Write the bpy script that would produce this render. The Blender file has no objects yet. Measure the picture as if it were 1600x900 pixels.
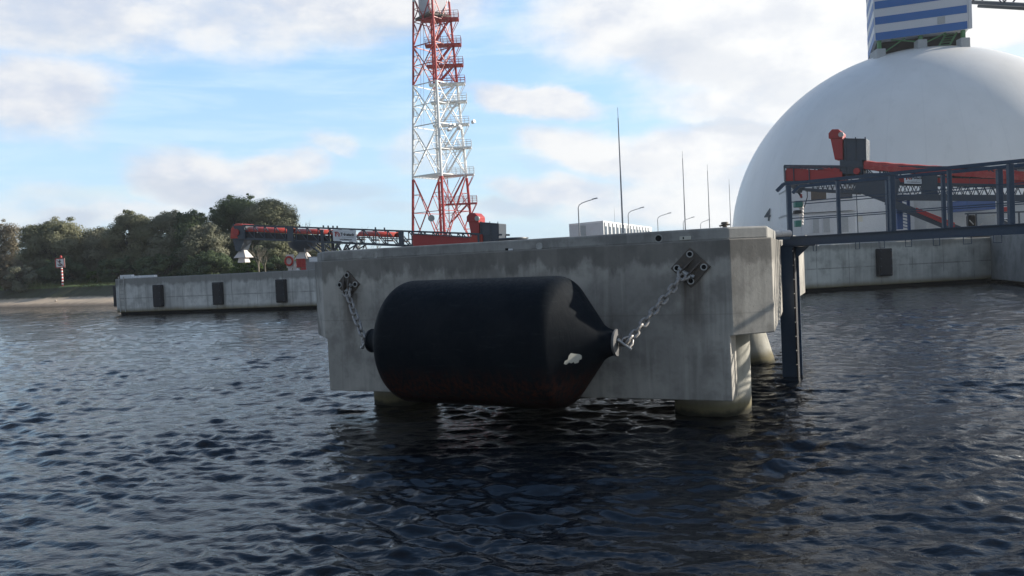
import bpy, math, random
import numpy as np
from mathutils import Vector, Matrix, noise as mnoise

# ------------------------------------------------------------------ camera, light, exposure
sc = bpy.context.scene
COL = sc.collection
FPX = 1250.0
ROLL, PITCH, CAMZ = math.radians(2.7), math.radians(1.74), 2.5
F_ = Vector((0, math.cos(PITCH), -math.sin(PITCH)))
R0_ = Vector((1, 0, 0)); U0_ = Vector((0, math.sin(PITCH), math.cos(PITCH)))
R_ = R0_ * math.cos(ROLL) - U0_ * math.sin(ROLL)
U_ = U0_ * math.cos(ROLL) + R0_ * math.sin(ROLL)
cd = bpy.data.cameras.new('camera')
cam = bpy.data.objects.new('camera', cd); COL.objects.link(cam)
cd.sensor_width = 36; cd.lens = 36 * FPX / 1600; cd.clip_start = 0.1; cd.clip_end = 9000
M = Matrix((R_, U_, -F_)).transposed().to_4x4(); M.translation = Vector((0, 0, CAMZ))
cam.matrix_world = M
sc.camera = cam

SUN_AZ, SUN_EL = math.radians(14), math.radians(22)     # azimuth from +X towards +Y
SKY_K, EXPO = 0.12, 0.95
sc.view_settings.view_transform = 'Standard'; sc.view_settings.look = 'None'
sc.view_settings.exposure = EXPO; sc.view_settings.gamma = 1.0
sc.view_settings.use_curve_mapping = False
sc.cycles.use_denoising = True
sc.cycles.max_bounces = 6; sc.cycles.transparent_max_bounces = 6
sc.cycles.diffuse_bounces = 3; sc.cycles.glossy_bounces = 3
sc.cycles.sample_clamp_indirect = 6
S_DIR = Vector((math.cos(SUN_EL) * math.cos(SUN_AZ), math.cos(SUN_EL) * math.sin(SUN_AZ), math.sin(SUN_EL)))
sd = bpy.data.lights.new('sun', 'SUN'); sd.energy = 3.6; sd.angle = math.radians(0.55); sd.color = (1.0, 0.93, 0.82)
so = bpy.data.objects.new('sun', sd); COL.objects.link(so)
so.rotation_euler = S_DIR.to_track_quat('Z', 'Y').to_euler()

def ray(px, py):
    return F_ + R_ * ((px - 800) / FPX) + U_ * ((450 - py) / FPX)
def at(px, py, Y):                                       # point of a picture ray at ground distance Y
    d = ray(px, py); return Vector((0, 0, CAMZ)) + d * (Y / d.y)
def atx(px, Y):                                          # world x at level py of horizon
    return at(px, 450 - 0, Y)

# ------------------------------------------------------------------ node helper
class NT:
    def __init__(s, tree): s.t = tree; s.n = tree.nodes; s.l = tree.links
    def node(s, typ, **kw):
        n = s.n.new(typ)
        for k, v in kw.items(): setattr(n, k, v)
        return n
    def put(s, sock, v):
        if isinstance(v, bpy.types.NodeSocket): s.l.new(v, sock)
        elif v is not None:
            if hasattr(sock.default_value, '__len__') and not hasattr(v, '__len__'): v = [v] * len(sock.default_value)
            if hasattr(v, '__len__') and len(v) == 3 and len(sock.default_value) == 4: v = (*v, 1)
            sock.default_value = v
    def math(s, op, a, b=0.0, c=0.0, clamp=False):
        n = s.node('ShaderNodeMath', operation=op, use_clamp=clamp)
        s.put(n.inputs[0], a); s.put(n.inputs[1], b); s.put(n.inputs[2], c); return n.outputs[0]
    def vmath(s, op, a, b=(0, 0, 0)):
        n = s.node('ShaderNodeVectorMath', operation=op); s.put(n.inputs[0], a); s.put(n.inputs[1], b)
        return n.outputs['Value'] if op in ('LENGTH', 'DOT_PRODUCT', 'DISTANCE') else n.outputs[0]
    def mix(s, f, a, b, mode='MIX'):
        n = s.node('ShaderNodeMix', data_type='RGBA', blend_type=mode)
        s.put(n.inputs[0], f); s.put(n.inputs[6], a); s.put(n.inputs[7], b); return n.outputs[2]
    def noise(s, vec, scale, detail=4, rough=0.55, dist=0.0):
        n = s.node('ShaderNodeTexNoise'); s.put(n.inputs['Vector'], vec); n.inputs['Scale'].default_value = scale
        n.inputs['Detail'].default_value = detail; n.inputs['Roughness'].default_value = rough
        n.inputs['Distortion'].default_value = dist; return n.outputs[0]
    def ramp(s, f, lo, hi, a=0.0, b=1.0, smooth=True):
        n = s.node('ShaderNodeMapRange'); n.interpolation_type = 'SMOOTHSTEP' if smooth else 'LINEAR'
        s.put(n.inputs['Value'], f); n.inputs['From Min'].default_value = lo; n.inputs['From Max'].default_value = hi
        n.inputs['To Min'].default_value = a; n.inputs['To Max'].default_value = b; return n.outputs[0]
    def sep(s, v):
        n = s.node('ShaderNodeSeparateXYZ'); s.put(n.inputs[0], v); return n.outputs
    def comb(s, x, y, z):
        n = s.node('ShaderNodeCombineXYZ'); s.put(n.inputs[0], x); s.put(n.inputs[1], y); s.put(n.inputs[2], z); return n.outputs[0]
    def mapping(s, v, scale=(1, 1, 1), rot=(0, 0, 0), loc=(0, 0, 0)):
        n = s.node('ShaderNodeMapping'); s.put(n.inputs[0], v); n.inputs['Scale'].default_value = scale
        n.inputs['Rotation'].default_value = rot; n.inputs['Location'].default_value = loc; return n.outputs[0]
    def bump(s, h, strength=0.3, dist=0.02, normal=None):
        n = s.node('ShaderNodeBump'); n.inputs['Strength'].default_value = strength; n.inputs['Distance'].default_value = dist
        s.put(n.inputs['Height'], h)
        if normal is not None: s.put(n.inputs['Normal'], normal)
        return n.outputs[0]

# ------------------------------------------------------------------ sky with clouds
world = bpy.data.worlds.new('World'); sc.world = world; world.use_nodes = True
w = NT(world.node_tree); bg = w.n['Background']; bg.inputs[1].default_value = SKY_K
K = 1.05 / (SKY_K * 2 ** EXPO)
sky = w.node('ShaderNodeTexSky', sky_type='NISHITA', sun_disc=False)
sky.sun_elevation = SUN_EL; sky.sun_rotation = math.pi / 2 - SUN_AZ
sky.air_density = 1.0; sky.dust_density = 1.2; sky.ozone_density = 1.0
tc = w.node('ShaderNodeTexCoord').outputs['Generated']
dx, dy, dz = w.sep(tc)[0:3]
az = w.math('ARCTAN2', dx, dy); el = w.math('ARCSINE', dz)
ae = w.comb(az, w.math('MULTIPLY', el, 1.8), 0.0)
n1 = w.noise(ae, 5.0, 6, 0.58); n2 = w.noise(w.mapping(ae, loc=(7, 3, 1)), 5.0, 6, 0.58)
n3 = w.noise(w.mapping(ae, loc=(2, 9, 4)), 11.0, 8, 0.6); nsoft = w.noise(w.mapping(ae, loc=(5, 5, 4)), 3.2, 4, 0.5)
azw = w.math('ADD', az, w.math('MULTIPLY', w.math('SUBTRACT', n1, 0.5), 0.16))
elw = w.math('ADD', el, w.math('MULTIPLY', w.math('SUBTRACT', n2, 0.5), 0.085))
pw = w.comb(azw, elw, 0.0)
def azel(px, py):
    d = ray(px, py).normalized(); return math.atan2(d.x, d.y), math.asin(d.z)
def blob(px, py, rx, ry, strength=1.0, tilt=0.0):
    a, e = azel(px, py)
    v = w.vmath('SUBTRACT', pw, (a, e, 0))
    if tilt:
        r = w.node('ShaderNodeVectorRotate'); r.rotation_type = 'Z_AXIS'; w.put(r.inputs['Vector'], v); r.inputs['Angle'].default_value = math.radians(tilt); v = r.outputs[0]
    v = w.vmath('MULTIPLY', v, (FPX / rx, FPX / ry, 0))
    return w.ramp(w.vmath('LENGTH', v), 0.35, 1.25, strength, 0.0)
def union(blobs):
    acc = blobs[0]
    for b in blobs[1:]: acc = w.math('MAXIMUM', acc, b)
    return acc
WHITE = [  # px, py, rx, ry, strength, tilt : where the white cloud masses stand
    (80, 150, 130, 75, .9, 0), (60, 20, 260, 70, .85, 0), (330, 10, 420, 75, .75, 0), (560, -10, 260, 75, .9, 0), (330, 285, 150, 55, .85, 5), (430, 262, 90, 38, .9, 0),
    (500, 225, 60, 22, .6, 10), (270, 335, 380, 34, .6, 0), (60, 320, 150, 40, .5, 0), (650, 240, 80, 40, .6, 10),
    (840, 158, 125, 28, .95, 8), (1050, 20, 260, 90, 1, 0), (1260, 60, 330, 140, 1, 5), (1150, 160, 190, 55, .9, 8), (930, 235, 140, 42, .9, 15),
    (1100, 240, 230, 60, .95, 0), (880, 300, 150, 36, .85, 5), (1060, 310, 240, 60, .8, 0), (760, 330, 100, 26, .5, 0),
    (1580, 40, 140, 45, 1, 0), (1050, -260, 500, 260, .9, 0), (300, -300, 420, 190, .7, 0), (1650, -100, 300, 200, .95, 0)]
GREY = [
    (60, 40, 170, 40, .42, 0), (340, 30, 330, 40, .25, 0), (70, 350, 85, 24, .8, 0), (300, 300, 110, 24, .75, 8), (540, 300, 120, 26, .6, 0), (600, 45, 110, 30, .5, 0),
    (1140, 205, 130, 20, .8, 10), (1080, 90, 160, 50, .65, 15), (1230, 130, 130, 45, .55, 10), (840, 255, 60, 14, .4, 15), (800, 325, 90, 18, .7, 5), (1000, 250, 110, 18, .45, 5),
    (1290, 30, 90, 40, .45, 0), (640, 320, 70, 16, .5, 0), (150, 290, 100, 14, .3, 0)]
wm = union([blob(*b) for b in WHITE])
gm = union([blob(*b) for b in GREY])
# beyond the picture: loose general cover so that reflections see a broken sky too
out_side = w.ramp(w.math('ABSOLUTE', az), 0.62, 0.95, 0.0, 0.55)
wm = w.math('MAXIMUM', wm, out_side)
cov = w.math('ADD', wm, w.math('MULTIPLY', w.math('SUBTRACT', n3, 0.5), 0.75))
cov = w.math('ADD', cov, w.math('MULTIPLY', w.math('SUBTRACT', nsoft, 0.5), 0.35))
cov = w.ramp(cov, 0.08, 0.92)
streak = w.noise(w.mapping(ae, scale=(2.0, 9.0, 1), rot=(0, 0, math.radians(24))), 3.0, 6, 0.6, 0.4)
haze_f = w.ramp(el, 0.0, 0.28, 0.58, 0.0)
haze_f = w.math('ADD', haze_f, w.ramp(streak, 0.40, 0.72, 0.0, 0.55), clamp=True)
def kc(r, g, b): return (r * K, g * K, b * K)
blue = w.mix(0.72, w.mix(1.0, sky.outputs[0], (1.3, 1.4, 1.5, 1), 'MULTIPLY'), kc(.35, .60, .94))
base = w.mix(haze_f, blue, kc(.66, .86, .95))
shade = w.ramp(w.math('ADD', n3, w.math('MULTIPLY', w.math('SUBTRACT', n2, 0.5), 0.8)), 0.30, 0.66)
ccol = w.mix(shade, kc(.64, .70, .82), kc(.90, .91, .925))
sunward = w.ramp(az, -0.1, 0.55)
ccol = w.mix(sunward, ccol, w.mix(shade, kc(.88, .90, .93), kc(1.06, 1.06, 1.04)))
skyc = w.mix(cov, base, ccol)
gcov = w.math('ADD', gm, w.math('MULTIPLY', w.math('SUBTRACT', n1, 0.5), 0.9))
gcov = w.ramp(gcov, 0.15, 1.05, 0.0, 0.8)
skyc = w.mix(gcov, skyc, w.mix(sunward, kc(.54, .62, .75), kc(.72, .76, .83)))
behind = w.ramp(dy, -0.25, 0.65, 0.62, 1.0)          # sky beside and behind the camera dimmed to cut fill light on the foreground
high = w.ramp(el, 0.30, 0.72, 1.0, 0.50)  # sky above the view dimmed too, for weaker light from overhead
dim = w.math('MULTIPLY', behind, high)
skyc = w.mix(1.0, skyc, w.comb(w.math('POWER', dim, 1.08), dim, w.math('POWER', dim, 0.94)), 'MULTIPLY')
upb = w.ramp(el, 0.28, 0.75, 0.0, 1.0)
skyc = w.mix(upb, skyc, w.mix(1.0, skyc, (0.80, 0.90, 1.08, 1), 'MULTIPLY'))
ground_f = w.ramp(el, -0.03, -0.005, 1.0, 0.0)
skyc = w.mix(ground_f, skyc, kc(.10, .12, .14))
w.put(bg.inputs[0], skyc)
world.cycles.sampling_method = 'MANUAL'; world.cycles.sample_map_resolution = 512

# ------------------------------------------------------------------ materials
MATS = {}
def new_mat(name):
    m = bpy.data.materials.new(name); m.use_nodes = True; n = NT(m.node_tree); b = n.n['Principled BSDF']; MATS[name] = m
    return m, n, b
def pos(n): return n.node('ShaderNodeNewGeometry').outputs['Position']
def paint(name, col, rough=0.45, metal=0.0, wear=0.25, dirt=(0.12, 0.10, 0.08), scale=3.0, bump=0.0):
    m, n, b = new_mat(name); o = n.node('ShaderNodeTexCoord').outputs['Object']
    nz = n.noise(o, scale, 6, 0.65); nf = n.noise(o, scale * 7, 5, 0.6)
    c = n.mix(n.ramp(nz, 0.45, 0.75, 0, wear), col, dirt)
    c = n.mix(n.ramp(nf, 0.3, 0.7, 0, 0.25), c, tuple(x * 0.6 for x in col))
    n.put(b.inputs['Base Color'], c); n.put(b.inputs['Roughness'], n.ramp(nf, 0.3, 0.7, rough - 0.08, rough + 0.12))
    b.inputs['Metallic'].default_value = metal
    if bump: n.put(b.inputs['Normal'], n.bump(nf, bump, 0.01))
    return m
def concrete(name, light, dark, top=None, algae=None, joints=None, fine=1.0, axis=(1, 0), streak=0.5, plates=()):
    m, n, b = new_mat(name); p = pos(n); x, y, z = n.sep(p)[0:3]
    big = n.noise(p, 0.55 * fine, 5, 0.6); mid = n.noise(n.mapping(p, loc=(3, 1, 2)), 2.2 * fine, 6, 0.62); small = n.noise(p, 22 * fine, 5, 0.6)
    along = n.math('ADD', n.math('MULTIPLY', x, axis[0]), n.math('MULTIPLY', y, axis[1]))
    sv = n.comb(n.math('MULTIPLY', along, 3.2 * fine), 0.0, n.math('MULTIPLY', z, 0.22 * fine))
    st = n.noise(sv, 1.6, 6, 0.62, 0.6)
    c = n.mix(n.ramp(big, 0.3, 0.7), dark, light)
    c = n.mix(n.ramp(mid, 0.42, 0.66, 0, 0.66), c, tuple(q * 0.70 for q in dark))
    c = n.mix(n.ramp(st, 0.48, 0.70, 0, streak), c, tuple(q * 0.48 for q in dark))
    st2 = n.noise(n.mapping(sv, loc=(9, 0, 0)), 2.4, 4, 0.5, 0.4)
    c = n.mix(n.ramp(st2, 0.50, 0.72, 0, streak * 0.6), c, tuple(min(1, q * 1.25) for q in light))
    if fine >= 1.0:
        bl = n.noise(n.mapping(p, loc=(11, 4, 6), scale=(1, 1, .8)), 1.15, 3, 0.55, 0.8)
        c = n.mix(n.ramp(bl, 0.60, 0.72, 0, 0.45), c, tuple(q * 0.45 for q in dark))
        ru = n.noise(n.comb(n.math('MULTIPLY', along, 2.1), 0.0, n.math('MULTIPLY', z, 0.35)), 1.3, 3, 0.5, 0.3)
        c = n.mix(n.ramp(ru, 0.70, 0.80, 0, 0.35), c, (.16, .085, .04))
        bd = n.math('ABSOLUTE', n.math('SUBTRACT', z, 1.62)); c = n.mix(n.ramp(bd, 0.004, 0.014, 0.22, 0.0), c, tuple(q * 0.5 for q in dark))
    for (pa, pz) in plates:      # rust and grime run down below the bolted chain plates
        wob = n.math('MULTIPLY', n.math('SUBTRACT', st, 0.5), 0.35)
        dxa = n.math('ABSOLUTE', n.math('ADD', n.math('SUBTRACT', along, pa), wob))
        f = n.math('MULTIPLY', n.ramp(dxa, 0.02, 0.26, 1.0, 0.0), n.math('MULTIPLY', n.ramp(z, pz - 1.25, pz - 0.1, 0.0, 1.0), n.math('LESS_THAN', z, pz)))
        c = n.mix(n.math('MULTIPLY', f, n.ramp(st2, 0.3, 0.6, 0.35, 0.85)), c, (.085, .065, .05))
    if top is not None:      # damp, dirty band with a ragged lower edge
        edge = n.math('ADD', z, n.math('MULTIPLY', n.math('SUBTRACT', n.noise(n.comb(n.math('MULTIPLY', along, 1.3 * fine), 0, n.math('MULTIPLY', z, .5 * fine)), 1.8, 6, 0.65), 0.5), top[1]))
        band = n.ramp(edge, top[0] - 0.10 / fine, top[0] + 0.06 / fine, 0, top[2])
        c = n.mix(band, c, tuple(q * 0.42 for q in dark))
    if algae is not None:
        edge = n.math('ADD', z, n.math('MULTIPLY', n.math('SUBTRACT', mid, 0.5), algae * 0.9))
        c = n.mix(n.ramp(edge, algae * 0.5, algae * 1.5, 0.85, 0), c, (0.13, 0.105, 0.04))
        c = n.mix(n.ramp(edge, algae * 0.10, algae * 0.5, 0.9, 0), c, (0.018, 0.018, 0.012))
    h = small
    if joints is not None:
        fr = n.math('FRACT', n.math('DIVIDE', along, joints[0]))
        g = n.math('MINIMUM', n.math('GREATER_THAN', fr, joints[2] / joints[0]), 1.0)
        if joints[1]:
            fz = n.math('ABSOLUTE', n.math('SUBTRACT', z, joints[1])); g2 = n.math('GREATER_THAN', fz, joints[2] * 0.7); g = n.math('MINIMUM', g, g2)
        brk = n.ramp(n.noise(p, 0.9, 3), 0.35, 0.55, 0.25, 1.0)
        c = n.mix(n.math('MULTIPLY', n.math('SUBTRACT', 1.0, g), n.math('MULTIPLY', brk, 0.55)), c, tuple(q * 0.35 for q in dark))
    vor = n.node('ShaderNodeTexVoronoi'); n.put(vor.inputs['Vector'], p); vor.inputs['Scale'].default_value = 9 * fine
    pit = n.ramp(vor.outputs['Distance'], 0.04, 0.09, 1.0, 0.0)
    c = n.mix(n.math('MULTIPLY', pit, 0.35), c, tuple(q * 0.4 for q in dark))
    n.put(b.inputs['Base Color'], c); b.inputs['Roughness'].default_value = 0.88; b.inputs['Specular IOR Level'].default_value = 0.3
    hh = n.math('ADD', n.math('MULTIPLY', h, 0.5), n.math('MULTIPLY', mid, 1.2)); hh = n.math('SUBTRACT', hh, n.math('MULTIPLY', pit, 0.5))
    n.put(b.inputs['Normal'], n.bump(hh, 0.35, 0.012))
    return m
ax = (0.911, -0.413)
PLA, PRA = -8.595, -2.466      # where the two chain plates sit along the front
M_CONC = concrete('dolphin_concrete', (.54, .51, .455), (.31, .293, .265), top=(2.42, 1.1, 0.66), fine=1.0, axis=ax, streak=0.34, plates=((PLA, 2.1), (PRA, 2.22)))
M_CURB = concrete('curb_concrete', (.41, .40, .375), (.27, .265, .25), top=(2.80, 0.35, -0.0), fine=1.3, axis=ax, streak=0.25)
M_PILE = concrete('pile_concrete', (.52, .50, .44), (.38, .37, .32), algae=0.24, fine=1.3, axis=ax, streak=0.35)
M_QUAY = concrete('quay_concrete', (.72, .715, .68), (.50, .495, .47), top=(2.22, 1.2, 0.80), algae=0.42, joints=(2.1, 1.25, 0.05), fine=0.55, axis=ax, streak=0.6)
M_QUAYD = concrete('plain_concrete', (.27, .28, .28), (.20, .21, .21), fine=0.6, axis=ax, streak=0.3)  # darker tone puts the shade on the corner block into its colour
M_NAVY = paint('navy_paint', (.035, .062, .105), 0.42, wear=0.15, dirt=(.10, .10, .10))
M_GREYST = paint('slate_paint', (.050, .066, .088), 0.45, wear=0.2)
M_RED = paint('red_paint', (.42, .032, .030), 0.42, wear=0.15)
M_ORANGE = paint('orange_red_cover', (.50, .055, .035), 0.5, wear=0.1)
M_TARP = paint('red_canvas', (.46, .055, .045), 0.6, wear=0.35, dirt=(.62, .28, .22), scale=1.6)
M_WHITE = paint('white_paint', (.78, .79, .80), 0.4, wear=0.12, dirt=(.4, .38, .35), scale=1.2)
M_OFFW = paint('off_white_sheet', (.70, .64, .60), 0.6, wear=0.3, dirt=(.42, .32, .28))
M_CONTW = paint('white_container', (.62, .64, .66), 0.5, wear=0.2, dirt=(.3, .3, .3), scale=1.0)
M_GREYW = paint('grey_wall', (.40, .42, .43), 0.6, wear=0.2, dirt=(.25, .25, .25), scale=1.0)
M_GALV = paint('galvanised_steel', (.42, .42, .41), 0.42, metal=0.55, wear=0.35, dirt=(.20, .16, .12), scale=9)
M_RUSTP = paint('weathered_plate', (.10, .085, .072), 0.6, metal=0.1, wear=0.6, dirt=(.20, .14, .09), scale=12)
M_CHAIN = paint('worn_chain_steel', (.36, .34, .32), 0.5, metal=0.4, wear=0.6, dirt=(.14, .10, .07), scale=18)
M_DARK = paint('black_rubber', (.012, .013, .018), 0.6, wear=0.2, dirt=(.04, .04, .045))
M_HOLE = paint('dark_bore', (.008, .008, .008), 0.9, wear=0.0)
M_BLUE = paint('blue_cladding', (.018, .13, .40), 0.5, wear=0.05)
M_BLUEC = paint('blue_container', (.04, .09, .24), 0.5, wear=0.2)
M_CLAD = paint('pale_cladding', (.60, .62, .66), 0.5, wear=0.06, dirt=(.45, .45, .45))
M_GREEN = paint('green_steel', (.06, .22, .08), 0.5, wear=0.15)
M_TEAL = paint('teal_plastic', (.03, .17, .14), 0.5, wear=0.2)
M_PATCH = paint('torn_label', (.62, .60, .52), 0.6, wear=0.3, dirt=(.3, .28, .25), scale=14)
M_LAMP = paint('grey_lamp', (.30, .31, .33), 0.4, metal=0.3)
M_GLASSD = paint('dark_window', (.03, .04, .06), 0.12, wear=0.0)
M_BLACK = paint('black_lettering', (.012, .012, .015), 0.5, wear=0.0)
M_LGRN = paint('dome_numeral', (.045, .06, .075), 0.5, wear=0.0)
M_DULL = paint('dull_steel', (.15, .15, .15), 0.6, metal=0.1, wear=0.5, dirt=(.08, .06, .05), scale=14)
M_STONE = paint('shore_stone', (.36, .32, .27), 0.8, wear=0.3)

# fender rubber: glossy worn navy-black with reddish scuffs low down
M_FEND, n, b = new_mat('fender_rubber')
o = n.node('ShaderNodeTexCoord').outputs['Object']; x, y, z = n.sep(pos(n))[0:3]
nz = n.noise(o, 2.2, 6, 0.65, 0.5); nf = n.noise(n.mapping(o, scale=(6, 6, 1.2)), 3.0, 6, 0.65)
c = n.mix(n.ramp(nz, 0.35, 0.65), (.005, .008, .012), (.009, .012, .016))
low = n.ramp(z, 0.60, 1.15, 1.0, 0.0); low = n.math('MULTIPLY', low, n.ramp(nf, 0.35, 0.7))
c = n.mix(n.math('MULTIPLY', low, 0.75), c, (.105, .034, .018))
sc2 = n.ramp(n.noise(n.mapping(o, scale=(1.2, 1.2, 7)), 2.5, 5, .65, .3), 0.56, 0.74, 0, .5); c = n.mix(sc2, c, (.022, .030, .034))
c = n.mix(n.ramp(n.noise(n.mapping(o, scale=(3, 3, .6)), 7, 5, .7), 0.58, 0.72, 0, .35), c, (.014, .016, .020))
wetb = n.ramp(n.math('ADD', z, n.math('MULTIPLY', n.math('SUBTRACT', nz, .5), .35)), 0.52, 0.66, 1.0, 0.0)
c = n.mix(n.math('MULTIPLY', wetb, .55), c, (.004, .004, .004))
n.put(b.inputs['Base Color'], c); n.put(b.inputs['Roughness'], n.math('SUBTRACT', n.ramp(nf, 0.3, 0.7, 0.55, 0.75), n.math('MULTIPLY', wetb, .3)))
b.inputs['Specular IOR Level'].default_value = 0.07
n.put(b.inputs['Normal'], n.bump(n.math('ADD', nf, nz), 0.25, 0.012))
# dome membrane: white, slightly glossy, faint meridian dirt
M_DOME, n, b = new_mat('dome_membrane'); p = pos(n)
nz = n.noise(n.mapping(p, scale=(1, 1, .25)), 0.25, 5, 0.6)
pc = n.vmath('SUBTRACT', p, (50.14, 97.9, 0)); cx_, cy_, cz_ = n.sep(pc)[0:3]
seam = n.math('FRACT', n.math('MULTIPLY', n.math('ARCTAN2', cy_, cx_), 36 / (2 * math.pi)))
sm = n.ramp(n.math('ABSOLUTE', n.math('SUBTRACT', seam, 0.5)), 0.0, 0.03, 0.10, 0.0)
c = n.mix(n.ramp(nz, 0.3, 0.7), (.80, .785, .755), (.86, .845, .815)); c = n.mix(sm, c, (.5, .5, .5))
c = n.mix(n.ramp(n.noise(n.mapping(p, scale=(1, 1, .12)), 0.9, 5, 0.65), .52, .75, 0, .18), c, (.50, .50, .47))
n.put(b.inputs['Base Color'], c); b.inputs['Roughness'].default_value = 0.38
# tower paint in bands by height
M_TOWER, n, b = new_mat('tower_paint'); x, y, z = n.sep(pos(n))[0:3]
def zof(px, py, Y): return at(px, py, Y).z
TY = 125.0
z1, z2, z3 = zof(700, 279, TY), zof(680, 133, TY), zof(675, 3, TY)
band = n.math('ADD', n.math('LESS_THAN', z, z1), n.math('MULTIPLY', n.math('GREATER_THAN', z, z2), n.math('LESS_THAN', z, z3)))
n.put(b.inputs['Base Color'], n.mix(band, (.80, .80, .79), (.42, .038, .036))); b.inputs['Roughness'].default_value = 0.45
# striped pole
M_STRIPE, n, b = new_mat('striped_pole'); x, y, z = n.sep(pos(n))[0:3]
n.put(b.inputs['Base Color'], n.mix(n.math('GREATER_THAN', n.math('FRACT', n.math('DIVIDE', z, 0.42)), 0.5), (.8, .8, .8), (.55, .03, .03)))
# horizontally striped head house side
# water
M_WATER, n, b = new_mat('river_water'); p = pos(n)
x, y, z = n.sep(p)[0:3]; dist = n.vmath('LENGTH', n.comb(x, y, 0))
wv = n.mapping(p, scale=(0.62, 1.0, 1.0), rot=(0, 0, math.radians(-9)))
a1 = n.noise(wv, 3.4, 4, 0.55, 0.6); a2 = n.noise(n.mapping(wv, loc=(4, 2, 0)), 9.0, 4, 0.6, 0.4); a3 = n.noise(wv, 1.0, 3, 0.5, 0.3)
patch = n.ramp(n.noise(n.mapping(p, scale=(.5, 1, 1)), 0.07, 4, 0.6), 0.3, 0.7, 0.6, 1.25)
far = n.ramp(dist, 10.0, 55.0, 0.0, 1.0)
h = n.math('ADD', n.math('MULTIPLY', a1, 0.024), n.math('MULTIPLY', a2, 0.016))
h = n.math('ADD', h, n.math('MULTIPLY', n.math('MULTIPLY', a3, 0.10), far))
h = n.math('MULTIPLY', h, patch)
n.put(b.inputs['Normal'], n.bump(h, 1.0, 1.0))
b.inputs['Base Color'].default_value = (.0018, .0032, .006, 1); b.inputs['Roughness'].default_value = 0.02
b.inputs['IOR'].default_value = 1.333
# ground, sand, soil, grass in one bank material
M_BANK, n, b = new_mat('shore_earth'); p = pos(n); x, y, z = n.sep(p)[0:3]
nz = n.noise(p, 1.1, 6, 0.65); nf = n.noise(p, 6, 5, 0.6); ed = n.math('ADD', z, n.math('MULTIPLY', n.math('SUBTRACT', nz, .5), .5))
sand = n.mix(nf, (.48, .36, .25), (.62, .50, .37)); sand = n.mix(n.ramp(ed, 0.05, 0.42, 0.85, 0), sand, (.13, .10, .075))
soil = n.mix(nz, (.030, .024, .018), (.085, .070, .045)); grass = n.mix(nf, (.10, .14, .03), (.17, .20, .07))
soil = n.mix(n.ramp(nf, .45, .6), soil, (.06, .08, .025))
c = n.mix(n.ramp(ed, 0.72, 1.02), sand, soil); c = n.mix(n.ramp(ed, 2.05, 2.25), c, grass)
n.put(b.inputs['Base Color'], c); b.inputs['Roughness'].default_value = 0.95; n.put(b.inputs['Normal'], n.bump(nf, .6, .1))
M_GRASS, n, b = new_mat('meadow_grass'); p = pos(n)
n.put(b.inputs['Base Color'], n.mix(n.noise(p, .4, 6, .7), (.05, .075, .02), (.12, .13, .05))); b.inputs['Roughness'].default_value = 0.95
M_YARD, n, b = new_mat('yard_paving'); p = pos(n)
n.put(b.inputs['Base Color'], n.mix(n.noise(p, .5, 6, .7), (.18, .18, .17), (.27, .265, .25))); b.inputs['Roughness'].default_value = 0.9
M_BARK = paint('tree_bark', (.075, .060, .045), 0.9, wear=0.4, dirt=(.14, .13, .10), scale=2)
M_TWIG = paint('pale_twigs', (.20, .17, .135), 0.9, wear=0.3)
def leafmat(name, a, bcol):
    m, n, b = new_mat(name); at_ = n.node('ShaderNodeAttribute', attribute_name='tint').outputs['Fac']
    c = n.mix(at_, a, bcol); n.put(b.inputs['Base Color'], c); b.inputs['Roughness'].default_value = 0.6; b.inputs['Specular IOR Level'].default_value = 0.25
    tr = n.node('ShaderNodeBsdfTranslucent'); n.put(tr.inputs[0], c); mx = n.node('ShaderNodeMixShader'); mx.inputs[0].default_value = 0.5
    n.l.new(b.outputs[0], mx.inputs[1]); n.l.new(tr.outputs[0], mx.inputs[2]); n.l.new(mx.outputs[0], n.n['Material Output'].inputs[0])
    return m
L_OLIVE = leafmat('olive_leaves', (.18, .195, .11), (.37, .36, .24))
L_DARK = leafmat('dark_green_leaves', (.085, .125, .065), (.19, .235, .12))
L_GREY = leafmat('grey_green_leaves', (.19, .20, .14), (.38, .375, .27))
L_RUST = leafmat('rusty_leaves', (.20, .17, .115), (.34, .30, .21))
L_BRIGHT = leafmat('bright_leaves', (.05, .10, .02), (.13, .19, .04))

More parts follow.
